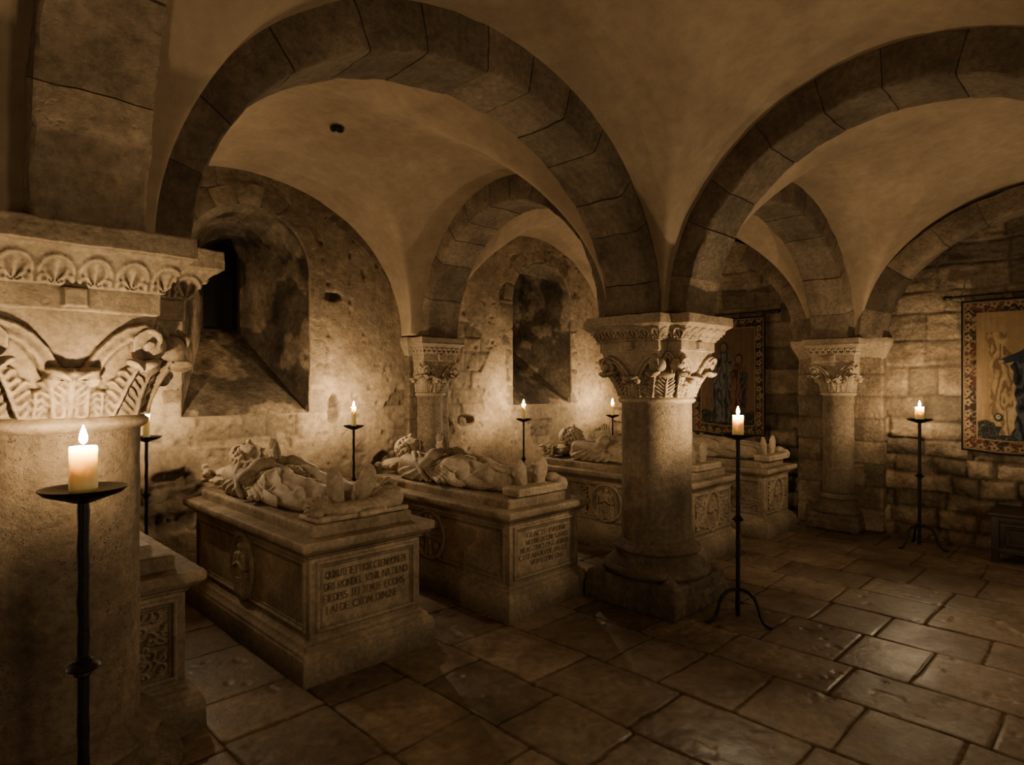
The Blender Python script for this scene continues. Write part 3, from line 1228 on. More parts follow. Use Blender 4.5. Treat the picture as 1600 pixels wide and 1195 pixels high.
def pier(parent, lo, hi, imp, seed):
    """coursed backing pier as a height-modulated box; lo,hi local"""
    v = Vox([c - .04 for c in lo], [c + .04 for c in hi], .014)
    v.box([(lo[i] + hi[i]) / 2 for i in range(3)], [(hi[i] - lo[i]) / 2 for i in range(3)], .012, 0)
    X, Y, Z = v.grid()
    rows = (Z / .24) % 1
    g = np.minimum(rows, 1 - rows) * .24
    v.d = v.d + .010 * np.exp(-(g / .012) ** 2) + .0 * X
    n = fbm(X + 0 * Y + 0 * Z, Y + 0 * X + 0 * Z, Z + 0 * X + 0 * Y, 7, 3, seed)
    v.d = (v.d + (n - .5) * .02).astype(np.float32)
    o = v.build('pier', M['rubble'], parent)
    me = o.data
    co = np.zeros(len(me.vertices) * 3, dtype=np.float32)
    me.vertices.foreach_get('co', co)
    co = co.reshape(-1, 3)
    ri = np.floor(co[:, 2] / .24).astype(int)
    ci = np.floor((co[:, 0] + co[:, 1]) / .3 + (ri % 2) * .5).astype(int)
    tv = _h(ri + 50, ci + 50, ri * 0 + seed, 5)
    fr = (co[:, 2] / .24) % 1
    jt = np.minimum(fr, 1 - fr) * .24
    a = me.attributes.new('tone', 'FLOAT', 'POINT')
    a.data.foreach_set('value', ((.5 + .75 * tv) * (.6 + .4 * sstep(0, .02, jt))).astype(np.float32))
    mb = MB()
    x0, y0, x1, y1 = lo[0], lo[1], hi[0], hi[1]
    def g2(o):
        return [x0 - o, y0 - o, x1 + o, y1 + o]
    mb.rings([(*g2(-.01), 1.80), (*g2(.0), 1.87), (*g2(.05), 1.975), (*g2(.055), 1.99), (*g2(.06), 2.0), (*g2(.06), 2.06)])
    mb.build('impost', M['capital'], parent, 35, .004)


pier(cR, (7.43 - RX, 1.97 - RY, 0), (7.57 - RX, 2.84 - RY, 1.87), None, 3)
pier(cB, (3.88 - BX, 5.46 - BY, 0), (4.43 - BX, 5.58 - BY, 1.87), None, 4)


# ------------------------------------------------------------------ tombs
def frame_on(O, U, Vv, Nn, w, h, prof):
    """picture-frame moulding: centre O, axes U,V, outward N. prof: list of (inset, height)"""
    mb = MB()
    O, U, Vv, Nn = [Vector(q) for q in (O, U, Vv, Nn)]
    V, F = [], []
    for ins, hh in prof:
        a, b = w / 2 - ins, h / 2 - ins
        for sx, sy in ((-1, -1), (1, -1), (1, 1), (-1, 1)):
            V.append(O + U * sx * a + Vv * sy * b + Nn * hh)
    for i in range(len(prof) - 1):
        for k in range(4):
            l = (k + 1) % 4
            F.append((i * 4 + k, i * 4 + l, i * 4 + 4 + l, i * 4 + 4 + k))
    mb.add(V, F)
    return mb


def relief_on(O, U, Vv, Nn, w, h, fn, n=(90, 110), mask=None):
    u = np.linspace(-w / 2, w / 2, n[0])
    v = np.linspace(-h / 2, h / 2, n[1])
    A, B = np.meshgrid(u, v, indexing='ij')
    H = fn(A, B)
    H = H + (fbm(A + 3, B, None, 40, 3, 4) - .5) * .004
    O, U, Vv, Nn = [np.array(q, float) for q in (O, U, Vv, Nn)]
    P = O + A[..., None] * U + B[..., None] * Vv + H[..., None] * Nn
    F = gridF(*n)
    if np.dot(np.cross(U, Vv), Nn) < 0:
        F = F[:, ::-1]
    if mask is not None:
        k = mask(A, B).ravel()[F].any(1)
        F = F[k]
    return mesh_np('relief', P.reshape(-1, 3), F, True)


def dome(A, B, cx, cy, rx, ry, hgt, p=2.0):
    r = ((A - cx) / rx) ** 2 + ((B - cy) / ry) ** 2
    return hgt * np.sqrt(np.maximum(0, 1 - r))


def seg(A, B, x0, y0, x1, y1, r, hgt):
    dx, dy = x1 - x0, y1 - y0
    t = np.clip(((A - x0) * dx + (B - y0) * dy) / (dx * dx + dy * dy), 0, 1)
    q = np.hypot(A - x0 - dx * t, B - y0 - dy * t) / r
    return hgt * np.sqrt(np.maximum(0, 1 - q * q))


def f_saint(s):
    def fn(A, B):
        A, B = A / s, B / s
        wid = .055 + .05 * np.clip((.08 - B) / .24, 0, 1)
        body = .030 * np.sqrt(np.maximum(0, 1 - (A / wid) ** 2)) * (B < .085) * (B > -.17)
        body = body * (1 + .22 * np.sin(A * 230 + 8 * B))
        H = np.maximum(body, dome(A, B, 0, .06, .06, .05, .034))
        H = np.maximum(H, dome(A, B, 0, .128, .025, .032, .036))
        rr = np.hypot(A, B - .13)
        H = np.maximum(H, .012 * np.exp(-((rr - .045) / .006) ** 2))
        for sx in (-1, 1):
            H = np.maximum(H, seg(A, B, sx * .055, .07, sx * .07, 0, .020, .036))
            H = np.maximum(H, seg(A, B, sx * .07, 0, sx * .01, .03, .017, .044))
            H = np.maximum(H, dome(A, B, sx * .035, -.175, .03, .016, .03))
        H = np.maximum(H, dome(A, B, .0, -.075, .05, .035, .036) * (1 + .2 * np.sin(B * 260)))
        return H * s - .006
    return fn


def f_scroll(seed, dense=60):
    r = random.Random(seed)
    pts = [(r.uniform(-.4, .4), r.uniform(-.3, .3), r.uniform(.03, .055), r.random() < .5) for _ in range(dense)]
    def fn(A, B):
        H = np.zeros_like(A)
        for x, y, q, f in pts:
            rr = np.hypot(A - x, B - y)
            an = np.arctan2(B - y, A - x)
            H = np.maximum(H, .016 * np.exp(-(((rr - q * (.55 + .12 * (an if f else -an))) / .008) ** 2)) * (rr < q * 1.2))
            H = np.maximum(H, dome(A, B, x, y, q * .25, q * .25, .018))
        return H
    return fn


def f_cross(A, B):
    H = np.zeros_like(A)
    for a, b in ((A, B), (B, A)):
        wv = .020 + .16 * np.abs(b) ** 1.15 * (np.abs(b) < .2)
        H = np.maximum(H, .022 * (np.abs(a) < wv) * (np.abs(b) < .155) * (1 - .4 * (np.abs(a) < wv * .35)))
    H = np.maximum(H, dome(A, B, 0, 0, .04, .04, .03))
    for sx in (-1, 1):
        for sy in (-1, 1):
            H = np.maximum(H, dome(A, B, sx * .085, sy * .085, .032, .032, .018))
    return H - .002


def make_tomb(label, x0, x1, y0, y1, H, end, side, text=None, seed=0):
    t = thing('tomb_chest', label, 'tomb', ((x0 + x1) / 2, y0, 0), 0, 'carved stone tomb chests in a row')
    W, D = x1 - x0, y1 - y0
    def rect(o, z):
        return (-W / 2 + o, o, W / 2 - o, D - o, z)
    s = H / .75
    zb, zt = .215 * s, .655 * s
    mb = MB()
    mb.rings([rect(0, -.01), rect(.004, .135 * s), rect(.012, .145 * s)]).build('plinth', M['tomb'], t, 35, .006)
    mb = MB()
    mb.rings([rect(.010, .140 * s), rect(.014, .160 * s), rect(.026, .166 * s), rect(.036, .178 * s), rect(.040, .192 * s), rect(.054, .197 * s), rect(.062, .205 * s), rect(.066, .216 * s)])
    mb.build('base_moulding', M['tomb'], t, 30, .003)
    mb = MB()
    mb.rings([rect(.072, zb - .01), rect(.072, zt + .01)])
    mb.build('chest_body', M['tomb'], t, 30, .006)
    mb = MB()
    mb.rings([rect(.074, zt - .012), rect(.060, zt), rect(.058, zt + .008), rect(.048, zt + .014), rect(.034, zt + .022), rect(.022, zt + .034), rect(.018, zt + .042)])
    mb.build('cornice', M['tomb'], t, 30, .002)
    v = Vox((-W / 2 - .03, -.03, zt + .02), (W / 2 + .03, D + .03, H + .03), .012)
    v.box((0, D / 2, (zt + .042 + H) / 2), (W / 2, D / 2, (H - zt - .042) / 2), .010, 0)
    v.build('lid', M['tomb'], t, .007, seed=seed)
    v = Vox((-W / 2, 0, H - .03), (W / 2, D, H + .1), .012)
    v.box((0, D / 2 + .01, H + .02), (W / 2 - .10, D / 2 - .10, .045), .010, 0)
    v.build('effigy_slab', M['tomb'], t, .007, seed=seed + 1)
    # panels
    prof = [(0, 0), (.004, .012), (.014, .016), (.022, .012), (.026, .005), (.034, .006), (.042, .001)]
    zc, hh = (zb + zt) / 2, zt - zb - .05
    bx, by = W / 2 - .072, .072
    ew = W - .144 - .07
    frame_on((0, by, zc), (1, 0, 0), (0, 0, 1), (0, -1, 0), ew, hh, prof).build('end_panel_moulding', M['tomb'], t, 30)
    # long side facing -x : two frames with a medallion between
    sw = D - .144 - .08
    yc = D / 2
    mr = .185 * s
    for sg in (-1, 1):
        fw = sw / 2 - mr * .55
        frame_on((-bx, yc + sg * (mr * .55 + fw / 2), zc), (0, -1, 0), (0, 0, 1), (-1, 0, 0), fw, hh, prof).build('side_panel_moulding', M['tomb'], t, 30)
    rx = mr * (.86 if side == 'saint' else 1.0)
    ry = mr * (1.08 if side == 'saint' else 1.0)
    mb = MB()
    ring = []
    for i in range(65):
        a = 2 * PI * i / 64
        ring.append((-bx - .012, yc + rx * math.cos(a), zc + ry * math.sin(a)))
    mb.tube(ring, .016, 8)
    ring = [(-bx - .012, yc + (p[1] - yc) * .86, zc + (p[2] - zc) * .86) for p in ring]
    mb.tube(ring, .007, 6)
    mb.build('medallion_ring', M['tomb'], t, 60)
    fn = {'saint': f_saint(1.0), 'cross': f_cross, 'rider': f_saint(.92)}[side]
    me = relief_on((-bx - .012, yc, zc), (0, -1, 0), (0, 0, 1), (-1, 0, 0), 2 * rx, 2 * ry, fn, mask=lambda A, B: (A / rx) ** 2 + (B / ry) ** 2 < 1)
    link('medallion_relief', me, M['tomb'], t)
    if side == 'rider':
        sc = f_scroll(seed + 5, 130)
        for sg in (-1, 1):
            me = relief_on((-bx - .003, yc + sg * (mr + sw / 4 - mr * .3), zc), (0, -1, 0), (0, 0, 1), (-1, 0, 0), sw / 2 - mr - .06, hh - .1, sc)
            link('side_foliage_relief', me, M['tomb'], t)
    if end == 'text':
        inscription(t, text, (0, by - .002, zc), ew - .09, hh - .09)
    else:
        sc = f_scroll(seed + 9, 170)
        a, b = .135, .185 * s
        def fn2(A, B):
            r = (A / a) ** 2 + (B / b) ** 2
            return np.where(r < 1, -.012 + 0 * A, sc(A, B)) - .002
        me = relief_on((0, by - .002, zc), (1, 0, 0), (0, 0, 1), (0, -1, 0), ew - .09, hh - .09, fn2, (110, 90))
        link('end_foliage_relief', me, M['tomb'], t)
        mb = MB()
        ring = [(a * math.cos(2 * PI * i / 64), by - .008, zc + b * math.sin(2 * PI * i / 64)) for i in range(65)]
        mb.tube(ring, .014, 8)
        mb.build('oval_ring', M['tomb'], t, 60)
        me = relief_on((0, by - .004, zc), (1, 0, 0), (0, 0, 1), (0, -1, 0), 2 * a, 2 * b, f_saint(.9 * s), mask=lambda A, B: (A / a) ** 2 + (B / b) ** 2 < 1)
        link('oval_relief', me, M['tomb'], t)
    return t


# carved capitals drawn as strokes: each glyph is a list of polylines in a 1 x 1.4 cell
def arc(cx, cy, rx, ry, a0, a1, n=9):
    return [(cx + rx * math.cos(math.radians(a0 + (a1 - a0) * i / n)), cy + ry * math.sin(math.radians(a0 + (a1 - a0) * i / n))) for i in range(n + 1)]


G = {
    'A': [[(0, 0), (.45, 1.4), (.9, 0)], [(.2, .5), (.7, .5)]], 'B': [[(0, 0), (0, 1.4)], [(0, 1.4)] + arc(.35, 1.07, .35, .33, 90, -90) + [(0, .74)], [(0, .74)] + arc(.38, .37, .4, .37, 90, -90) + [(0, 0)]],
    'C': [arc(.5, .7, .5, .7, 55, 305, 14)], 'D': [[(0, 0), (0, 1.4)], [(0, 1.4)] + arc(.25, .7, .6, .7, 90, -90, 12) + [(0, 0)]],
    'E': [[(.7, 1.4), (0, 1.4), (0, 0), (.7, 0)], [(0, .72), (.55, .72)]], 'F': [[(.7, 1.4), (0, 1.4), (0, 0)], [(0, .72), (.55, .72)]],
    'G': [arc(.5, .7, .5, .7, 55, 330, 14) + [(.93, .6), (.6, .6)]], 'H': [[(0, 0), (0, 1.4)], [(.8, 0), (.8, 1.4)], [(0, .72), (.8, .72)]],
    'I': [[(.15, 0), (.15, 1.4)]], 'L': [[(0, 1.4), (0, 0), (.65, 0)]], 'M': [[(0, 0), (.12, 1.4), (.5, .35), (.88, 1.4), (1, 0)]],
    'N': [[(0, 0), (0, 1.4), (.8, 0), (.8, 1.4)]], 'O': [arc(.5, .7, .5, .7, 0, 360, 18)], 'P': [[(0, 0), (0, 1.4)], [(0, 1.4)] + arc(.35, 1.03, .38, .37, 90, -90) + [(0, .66)]],
    'Q': [arc(.5, .7, .5, .7, 0, 360, 18), [(.5, .3), (1, -.15)]], 'R': [[(0, 0), (0, 1.4)], [(0, 1.4)] + arc(.35, 1.03, .38, .37, 90, -90) + [(0, .66)], [(.35, .66), (.8, 0)]],
    'S': [arc(.37, 1.04, .34, .36, 50, 270, 9) + arc(.37, .35, .36, .35, 90, -140, 9)], 'T': [[(0, 1.4), (.85, 1.4)], [(.42, 1.4), (.42, 0)]],
    'U': [[(0, 1.4), (0, .4)] + arc(.4, .4, .4, .4, 180, 360) + [(.8, 1.4)]], 'V': [[(0, 1.4), (.42, 0), (.85, 1.4)]], 'X': [[(0, 1.4), (.8, 0)], [(0, 0), (.8, 1.4)]],
    '.': [[(.05, .68), (.15, .72)]], ' ': [],
}
GW = {'I': .3, 'M': 1.0, 'O': 1.0, 'Q': 1.0, 'C': .9, 'G': .95, 'A': .9, '.': .2, ' ': .45, 'L': .65, 'E': .7, 'F': .7, 'S': .72, 'P': .73, 'B': .78}


def inscription(parent, lines, O, w, h):
    n = len(lines)
    r = random.Random(len(lines[0]))
    lh = h / (n + .7)
    for li, (txt, x_in, frac) in enumerate(lines):
        mb = MB()
        tot = sum(GW.get(c, .82) + .22 for c in txt)
        ch = lh * .60
        sx = (w * frac) / tot
        sz = ch / 1.4
        x = -w / 2 + x_in * w
        zb = O[2] + h / 2 - lh * (li + .95)
        for c in txt:
            for pl in G[c]:
                pts = [(x + px * sx, zb + pz * sz) for px, pz in pl]
                for (ax_, az), (bx_, bz) in zip(pts[:-1], pts[1:]):
                    dx, dz = bx_ - ax_, bz - az
                    l = math.hypot(dx, dz) + 1e-6
                    wd = (.0044 if abs(dz) > abs(dx) * .6 else .0028) * .5 * r.uniform(.85, 1.25)
                    nx, nz = -dz / l * wd, dx / l * wd
                    ex, ez = dx / l * .001, dz / l * .001
                    mb.add([(ax_ + nx - ex, O[1] - .0015, az + nz - ez), (ax_ - nx - ex, O[1] - .0015, az - nz - ez),
                            (bx_ - nx + ex, O[1] - .0015, bz - nz + ez), (bx_ + nx + ex, O[1] - .0015, bz + nz + ez)], [(0, 1, 2, 3)])
                # serifs on the ends
                for e_, f_ in ((pts[0], pts[1]), (pts[-1], pts[-2])):
                    if abs(e_[1] - f_[1]) > abs(e_[0] - f_[0]) and len(pl) < 6:
                        mb.add([(e_[0] - .006, O[1] - .0017, e_[1] - .0015), (e_[0] + .006, O[1] - .0017, e_[1] - .0015),
                                (e_[0] + .006, O[1] - .0017, e_[1] + .0015), (e_[0] - .006, O[1] - .0017, e_[1] + .0015)], [(0, 1, 2, 3)])
            x += (GW.get(c, .82) + .22) * sx
        mb.build('inscription_line', M['letter'], parent)


T1 = [('QUXUTFIETTIOX.CTENRONEPE', .02, .97), ('DRI RONDEL VINIL.NATIENO', .01, .98), ('FIEDPIS TEFTEMTE ECOMS', .0, .95), ('I.AI.DE CXOM DIMINE...', .03, .90)]
T2 = [('GEACTI. TVEDNIE', .16, .76), ('.VEHVETCENI GAVIII', .12, .82), ('NEASTIVCLOST AVRBI', .05, .90), ('CITEAN.AVIX IVLCE.', .02, .94), ('VERTITIN OAI.', .22, .66)]

TOMBS = [
    # x0, x1, y0, y1, H
    (.19, 1.05, 3.06, 4.98, .735), (1.53, 2.395, 3.085, 4.97, .75), (2.93, 3.80, 2.985, 4.88, .72), (4.93, 5.83, 2.76, 4.70, .715), (6.33, 7.09, 2.715, 4.66, .70)]
make_tomb('stone tomb chest mostly hidden behind the massive left column', *TOMBS[0], 'oval', 'rider', None, 1)
make_tomb('stone tomb chest with four inscribed lines on its end and an oval saint medallion', *TOMBS[1], 'text', 'saint', T1, 2)
make_tomb('stone tomb chest with five inscribed lines on its end and a round cross medallion', *TOMBS[2], 'text', 'cross', T2, 3)
make_tomb('stone tomb chest carved with round figure medallion and foliage, half hidden behind the middle column', *TOMBS[3], 'oval', 'rider', None, 4)
make_tomb('farthest stone tomb chest, below the tapestry, with an oval relief on its end', *TOMBS[4], 'oval', 'rider', None, 5)


# ------------------------------------------------------------------ effigies (local: feet y=0, head y=1.6, slab top z=0)
def rotx(a):
    return Matrix.Rotation(a, 4, 'X')


def rotz(a):
    return Matrix.Rotation(a, 4, 'Z')


def roty(a):
    return Matrix.Rotation(a, 4, 'Y')


def make_effigy(kind, label, loc):
    t = thing('tomb_effigy', label, 'statue', loc, 0, 'reclining stone effigies on the tombs')
    t.scale = (1.04, 1, .94)
    h = .005
    v = Vox((-.34, -.02, -.01), (.34, 1.72, .42), h)
    # legs under the robe
    for sx in (-1, 1):
        v.cap((sx * .088, .80, .10), (sx * .082, .13, .085), .108, .074, .03)
    v.ell((0, .48, .035), (.225, .44, .080), .04)
    v.ell((0, .86, .095), (.200, .24, .100), .04)         # hips and belly
    v.ell((0, 1.14, .095), (.200, .26, .095), .04)        # chest
    v.cap((-.165, 1.29, .105), (.165, 1.29, .105), .085, .085, .03)
    # mantle falling to the slab at both sides
    for sx in (-1, 1):
        v.ell((sx * .215, 1.10, .05), (.085, .27, .085), .03)
        v.ell((sx * .19, .62, .03), (.075, .42, .05), .03)
    # drapery of robe and mantle: sharp ridged folds
    X, Y, Z = v.grid()
    def ridge(ph):
        return 1 - 2 * np.abs(np.sin(ph)) ** .8
    nz = fbm(X * 2.2 + 0 * Y, Y + 0 * X, None, 3.2, 3, {'crowned': 3, 'robed': 5, 'knight': 8, 'plain': 9}[kind])
    low = sstep(.90, .74, Y) * sstep(.03, .10, Y)
    f1 = ridge(X * 42 + 5.5 * (nz - .5) + 1.6 * np.sin(Y * 5))
    sh = sstep(.15, .21, np.abs(X) + 0 * Y) * sstep(.78, .88, Y) * sstep(1.36, 1.28, Y)
    f2 = ridge((Y * .75 + Z * 1.25) * 40 + 7 * np.abs(X) + 5 * (nz - .5))
    up2 = sstep(.88, .95, Y) * sstep(1.30, 1.2, Y) * sstep(.17, .12, np.abs(X) + 0 * Y)
    f3 = ridge(np.hypot(X * .9, Y - 1.30) * 46 + 4 * (nz - .5))
    v.d = (v.d - .0105 * low * f1 - .0075 * sh * f2 - .0055 * up2 * f3).astype(np.float32)
    # neck and head
    v.cap((0, 1.34, .125), (0, 1.45, .175), .060, .054, .02)
    hc = (0, 1.54, .210)
    v.ell(hc, (.084, .115, .102), .015)
    v.ell((0, 1.49, .245), (.066, .080, .076), .025)      # face
    v.ell((0, 1.432, .278), (.032, .027, .030), .018)     # chin
    v.ell((0, 1.585, .290), (.060, .040, .036), .02)      # forehead
    for sx in (-1, 1):
        v.ell((sx * .038, 1.498, .288), (.027, .034, .024), .012)  # cheeks
        v.ell((sx * .033, 1.546, .322), (.021, .014, .020), .006, True)
        v.ell((sx * .033, 1.545, .304), (.017, .0115, .013), .002)
        v.cap((sx * .012, 1.567, .319), (sx * .056, 1.562, .302), .011, .008, .006)   # brow
        v.ell((sx * .086, 1.53, .21), (.013, .030, .020), .006)    # ear
    v.chain([(0, 1.563, .316), (0, 1.535, .332), (0, 1.508, .346)], [.010, .0125, .0155], .006)
    v.ell((0, 1.503, .330), (.024, .011, .013), .005)
    v.ell((0, 1.4765, .316), (.027, .0065, .011), .003)   # lips
    v.ell((0, 1.4615, .311), (.023, .007, .011), .003)
    v.ell((0, 1.4690, .326), (.028, .0025, .008), .001, True)
    r = random.Random({'crowned': 3, 'robed': 5, 'knight': 8, 'plain': 9}[kind])
    # arms : upper arm to elbow, forearm to the joined hands
    for sx in (-1, 1):
        el = (sx * .222, .985, .115)
        mid = (sx * .115, 1.020, .200)
        wr = (sx * .032, 1.050, .232)
        v.cap((sx * .195, 1.28, .125), el, .074, .066, .015)
        v.cap(el, mid, .066, .056, .008)
        v.cap(mid, wr, .044, .031, .005)
        v.cap((sx * .135, 1.012, .186), (sx * .110, 1.022, .203), .064, .060, .004)   # cuff
        # palm and fingers, pressed flat against the other hand
        up = Vector((0, .035, .145)).normalized()
        al = Vector((0, 1, -.25)).normalized()
        base = Vector((sx * .014, 1.052, .240))
        for i in range(4):
            st = base + al * (.034 - .0225 * i)
            ln = (.134, .150, .143, .120)[i]
            m1 = st + up * (ln * .55)
            tip = st + up * ln + al * (.005 * (1.5 - i)) + Vector((-sx * .006, 0, 0))
            v.cap(st, m1, .0120, .0104, .002)
            v.cap(m1, tip, .0104, .0080, .002)
        v.box(base + up * .032, (.014, .042, .042), .010, .006, rot=rotx(-.24))
        th0 = base + al * .040 + up * .008
        v.cap(th0, th0 + al * .026 + up * .045 + Vector((-sx * .003, 0, 0)), .0125, .0085, .003)
    # mantle border bands
    if kind in ('crowned', 'robed'):
        for sx in (-1, 1):
            pts = [(sx * .070, 1.345, .185), (sx * .13, 1.29, .203), (sx * .190, 1.19, .205), (sx * .262, 1.06, .155), (sx * .300, .93, .07), (sx * .30, .86, .02)]
            v.chain(pts, [.015, .018, .019, .019, .018, .016], .004)
            pts = [(p[0] - sx * .034, p[1] - .018, p[2] + .008) for p in pts]
            v.chain(pts, [.009] * 6, .003)
        # swag of cloth over the belly and thighs
        for i in range(5):
            o = i * .062
            pts = [(-.235 + .01 * i, .99 - o * 1.2, .06), (-.15, .90 - o * 1.1, .160 - .008 * i), (0, .83 - o, .200 - .010 * i), (.13, .88 - o, .168 - .008 * i), (.225, .99 - o, .07)]
            v.chain(pts, [.014, .017, .018, .016, .012], .005)
        for i in range(4):
            v.chain([(-.19 - .02 * i, .86, .11 - .02 * i), (-.205 - .025 * i, .74, .075 - .015 * i), (-.215 - .03 * i, .62 + .03 * i, .03)], [.018, .022, .020], .006)
    if kind == 'crowned':
        # cap with a band, curls along the cheek
        v.ell((0, 1.615, .215), (.100, .092, .110), .004)
        for oy in (0, .026):
            ring = [(.099 * math.cos(a), 1.578 + oy, .215 + .110 * math.sin(a)) for a in np.linspace(0, 2 * PI, 33)]
            v.chain(ring, [.009] * 33, .003)
    elif kind == 'robed':
        v.ell((0, 1.605, .208), (.098, .090, .106), .005)
        for k in range(11):
            a = -.2 + (PI + .4) * k / 10
            v.chain([(.04 * math.cos(a), 1.678, .205 + .05 * math.sin(a)), (.080 * math.cos(a), 1.640, .206 + .088 * math.sin(a)), (.094 * math.cos(a), 1.590, .207 + .101 * math.sin(a))], [.008, .009, .009], .006)
    elif kind == 'knight':
        v.ell((0, 1.605, .210), (.096, .090, .106), .006)
        for a in np.linspace(0, 2 * PI, 34):
            v.ell((.097 * math.cos(a), 1.585, .212 + .108 * math.sin(a)), (.012, .011, .012), .004)
    if kind != 'plain':
        for sx in (-1, 1):
            for i in range(9):
                y = 1.44 + .017 * i + r.uniform(-.004, .004)
                z0 = .150 + .05 * (i % 2) - .12 * abs(y - 1.53)
                pts = [(sx * (.082 + .012 * math.sin(j * 1.3 + i)), y + .010 * math.cos(j * 1.4 + i), z0 + .017 * j) for j in range(6)]
                v.chain(pts, [.010, .013, .014, .013, .012, .008], .003)
    v.d = np.maximum(v.d, -Z + 0 * X + 0 * Y - .003)
    v.build('body', M['effigy'], t, .003)
    # feet with upright soles
    for sx in (-1, 1):
        f = Vox((sx * .085 - .09, -.06, -.01), (sx * .085 + .09, .2, .30), .006)
        R = rotz(sx * -.10) @ roty(sx * .16) @ rotx(-.06)
        c = Vector((sx * .085, .02, .125))
        f.ell(c + Vector((sx * .020, -.008, .058)), (.056, .022, .112), .01, rot=R)
        f.ell(c + Vector((0, -.005, -.065)), (.042, .021, .06), .03, rot=R)
        f.ell((sx * .083, .075, .10), (.038, .07, .085), .02)
        f.ell((sx * .083, .12, .075), (.045, .06, .06), .02)
        f.d = np.maximum(f.d, -f.grid()[2] - .004)
        fo = f.build('foot', M['effigy'], t, .003)
        if kind != 'crowned':
            fo.scale = (1, 1, .88)
    # pillow
    p = Vox((-.30, 1.40, -.01), (.30, 1.80, .17), .007)
    def cushion(c, rx, ry, rz, ang=0):
        R = rotz(ang)
        p.ell(c, (rx, ry, rz), .02, rot=R)
        p.box(c, (rx * .82, ry * .82, rz * .62), .035, .03, rot=R)
        for sx in (-1, 1):
            for sy in (-1, 1):
                q = R.to_3x3() @ Vector((sx * rx * .90, sy * ry * .88, 0))
                p.ell(Vector(c) + q, (.030, .024, .026), .018)
                p.ell(Vector(c) + q * 1.09, (.016, .016, .016), .004)
    if kind == 'crowned':
        cushion((0, 1.62, .032), .245, .125, .040)
        cushion((0, 1.625, .088), .20, .115, .048, .12)
        for i in range(7):
            p.ell((-.24 + .015 * r.uniform(-1, 1), 1.70 + .03 * r.uniform(-1, 1), .03 + .018 * i), (.03, .026, .022), .006)
    else:
        cushion((0, 1.61, .060), .22, .13, .066)
    if kind == 'knight':
        for i in range(26):
            c = (-.15 + r.uniform(-.12, .1), 1.66 + r.uniform(-.08, .10), r.uniform(.03, .13))
            a = r.uniform(0, 6.28)
            q = [(c[0] + .028 * math.cos(a + .8 * j), c[1] + .012 * j - .03, c[2] + .026 * math.sin(a + .8 * j)) for j in range(6)]
            p.chain(q, [.010, .014, .016, .015, .012, .008], .003)
    p.d = np.maximum(p.d, -p.grid()[2] - .004)
    p.build('pillow', M['effigy'], t, .004)
    # beast or block under the feet
    if kind == 'crowned':
        b = Vox((-.34, -.18, -.01), (.36, .10, .24), .0065)
        b.chain([(-.17, -.05, .05), (-.05, -.07, .05), (.10, -.07, .05), (.21, -.05, .065)], [.055, .05, .052, .07], .03)
        b.ell((.22, -.03, .085), (.085, .065, .09), .03)
        b.ell((-.23, -.03, .075), (.065, .062, .068), .02)        # head
        b.ell((-.265, -.075, .055), (.035, .045, .035), .015)      # muzzle
        b.ell((-.275, -.105, .060), (.018, .014, .014), .006)      # nose
        for q in (-1, 1):
            b.ell((-.262 + .03 * q, -.085, .095), (.012, .012, .012), .004)
            b.ell((-.235 + .045 * q, -.03, .135), (.020, .014, .026), .006)   # ears
        for i in range(16):
            a = 2 * PI * i / 16
            ca, sa = math.cos(a), math.sin(a)
            b.chain([(-.232 + .040 * ca, -.055, .078 + .044 * sa), (-.228 + .066 * ca, -.04 + .01 * sa, .078 + .070 * sa), (-.222 + .078 * math.cos(a + .3), -.012, .076 + .074 * math.sin(a + .3))], [.011, .013, .009], .003)
        for i in range(26):
            a = r.uniform(0, 2 * PI)
            y0 = r.uniform(-.09, .02)
            rr = math.sqrt(max(.05, 1 - ((y0 + .03) / .07) ** 2))
            q = [(.22 + .085 * rr * math.cos(a + .35 * j), y0 + .012 * j, .085 + .090 * rr * math.sin(a + .35 * j)) for j in range(4)]
            b.chain(q, [.012, .016, .014, .007], .003)
        b.chain([(.24, .0, .12), (.28, .01, .17), (.25, .02, .205), (.20, .02, .18)], [.026, .022, .018, .012], .01)   # tail
        b.chain([(-.16, -.10, .02), (-.26, -.13, .018)], [.022, .024], .01)
        b.chain([(.12, -.12, .02), (-.02, -.135, .018)], [.024, .024], .01)
        b.box((0, -.03, .012), (.29, .10, .016), .006, .004)
        beast_z = .86
        b.d = np.maximum(b.d, -b.grid()[2] - .004)
        b.build('foot_beast', M['effigy'], t, .006).scale = (1, 1.1, beast_z)
    else:
        b = Vox((-.30, -.14, -.01), (.32, .10, .16), .007)
        b.box((0, -.03, .028), (.22 if kind != 'robed' else .25, .085, .032), .012, .004)
        if kind == 'robed':
            b.ell((.19, -.02, .085), (.055, .05, .045), .015)
            b.ell((.22, -.06, .05), (.06, .06, .05), .02)
        b.d = np.maximum(b.d, -b.grid()[2] - .004)
        b.build('footrest', M['effigy'], t, .005)
    return t


def on_tomb(i, dy=.20):
    x0, x1, y0, y1, H = TOMBS[i]
    return ((x0 + x1) / 2, y0 + dy, H + .075)


e1 = make_effigy('crowned', 'reclining stone figure in banded cap with praying hands and a beast curled at its feet', on_tomb(1, .24))
e2 = make_effigy('robed', 'reclining stone figure with one plump pillow and low footrest, on the cross medallion tomb', on_tomb(2, .20))
e3 = make_effigy('knight', 'reclining stone figure with circlet and ornate curly pillow, partly behind the middle column', on_tomb(3, .20))
e4 = dup(e2, on_tomb(4, .15), 'reclining stone figure farthest away, only robe and feet seen beyond the tall candle')
e0 = dup(e3, on_tomb(0, .20), 'reclining stone figure hidden behind the massive left column')


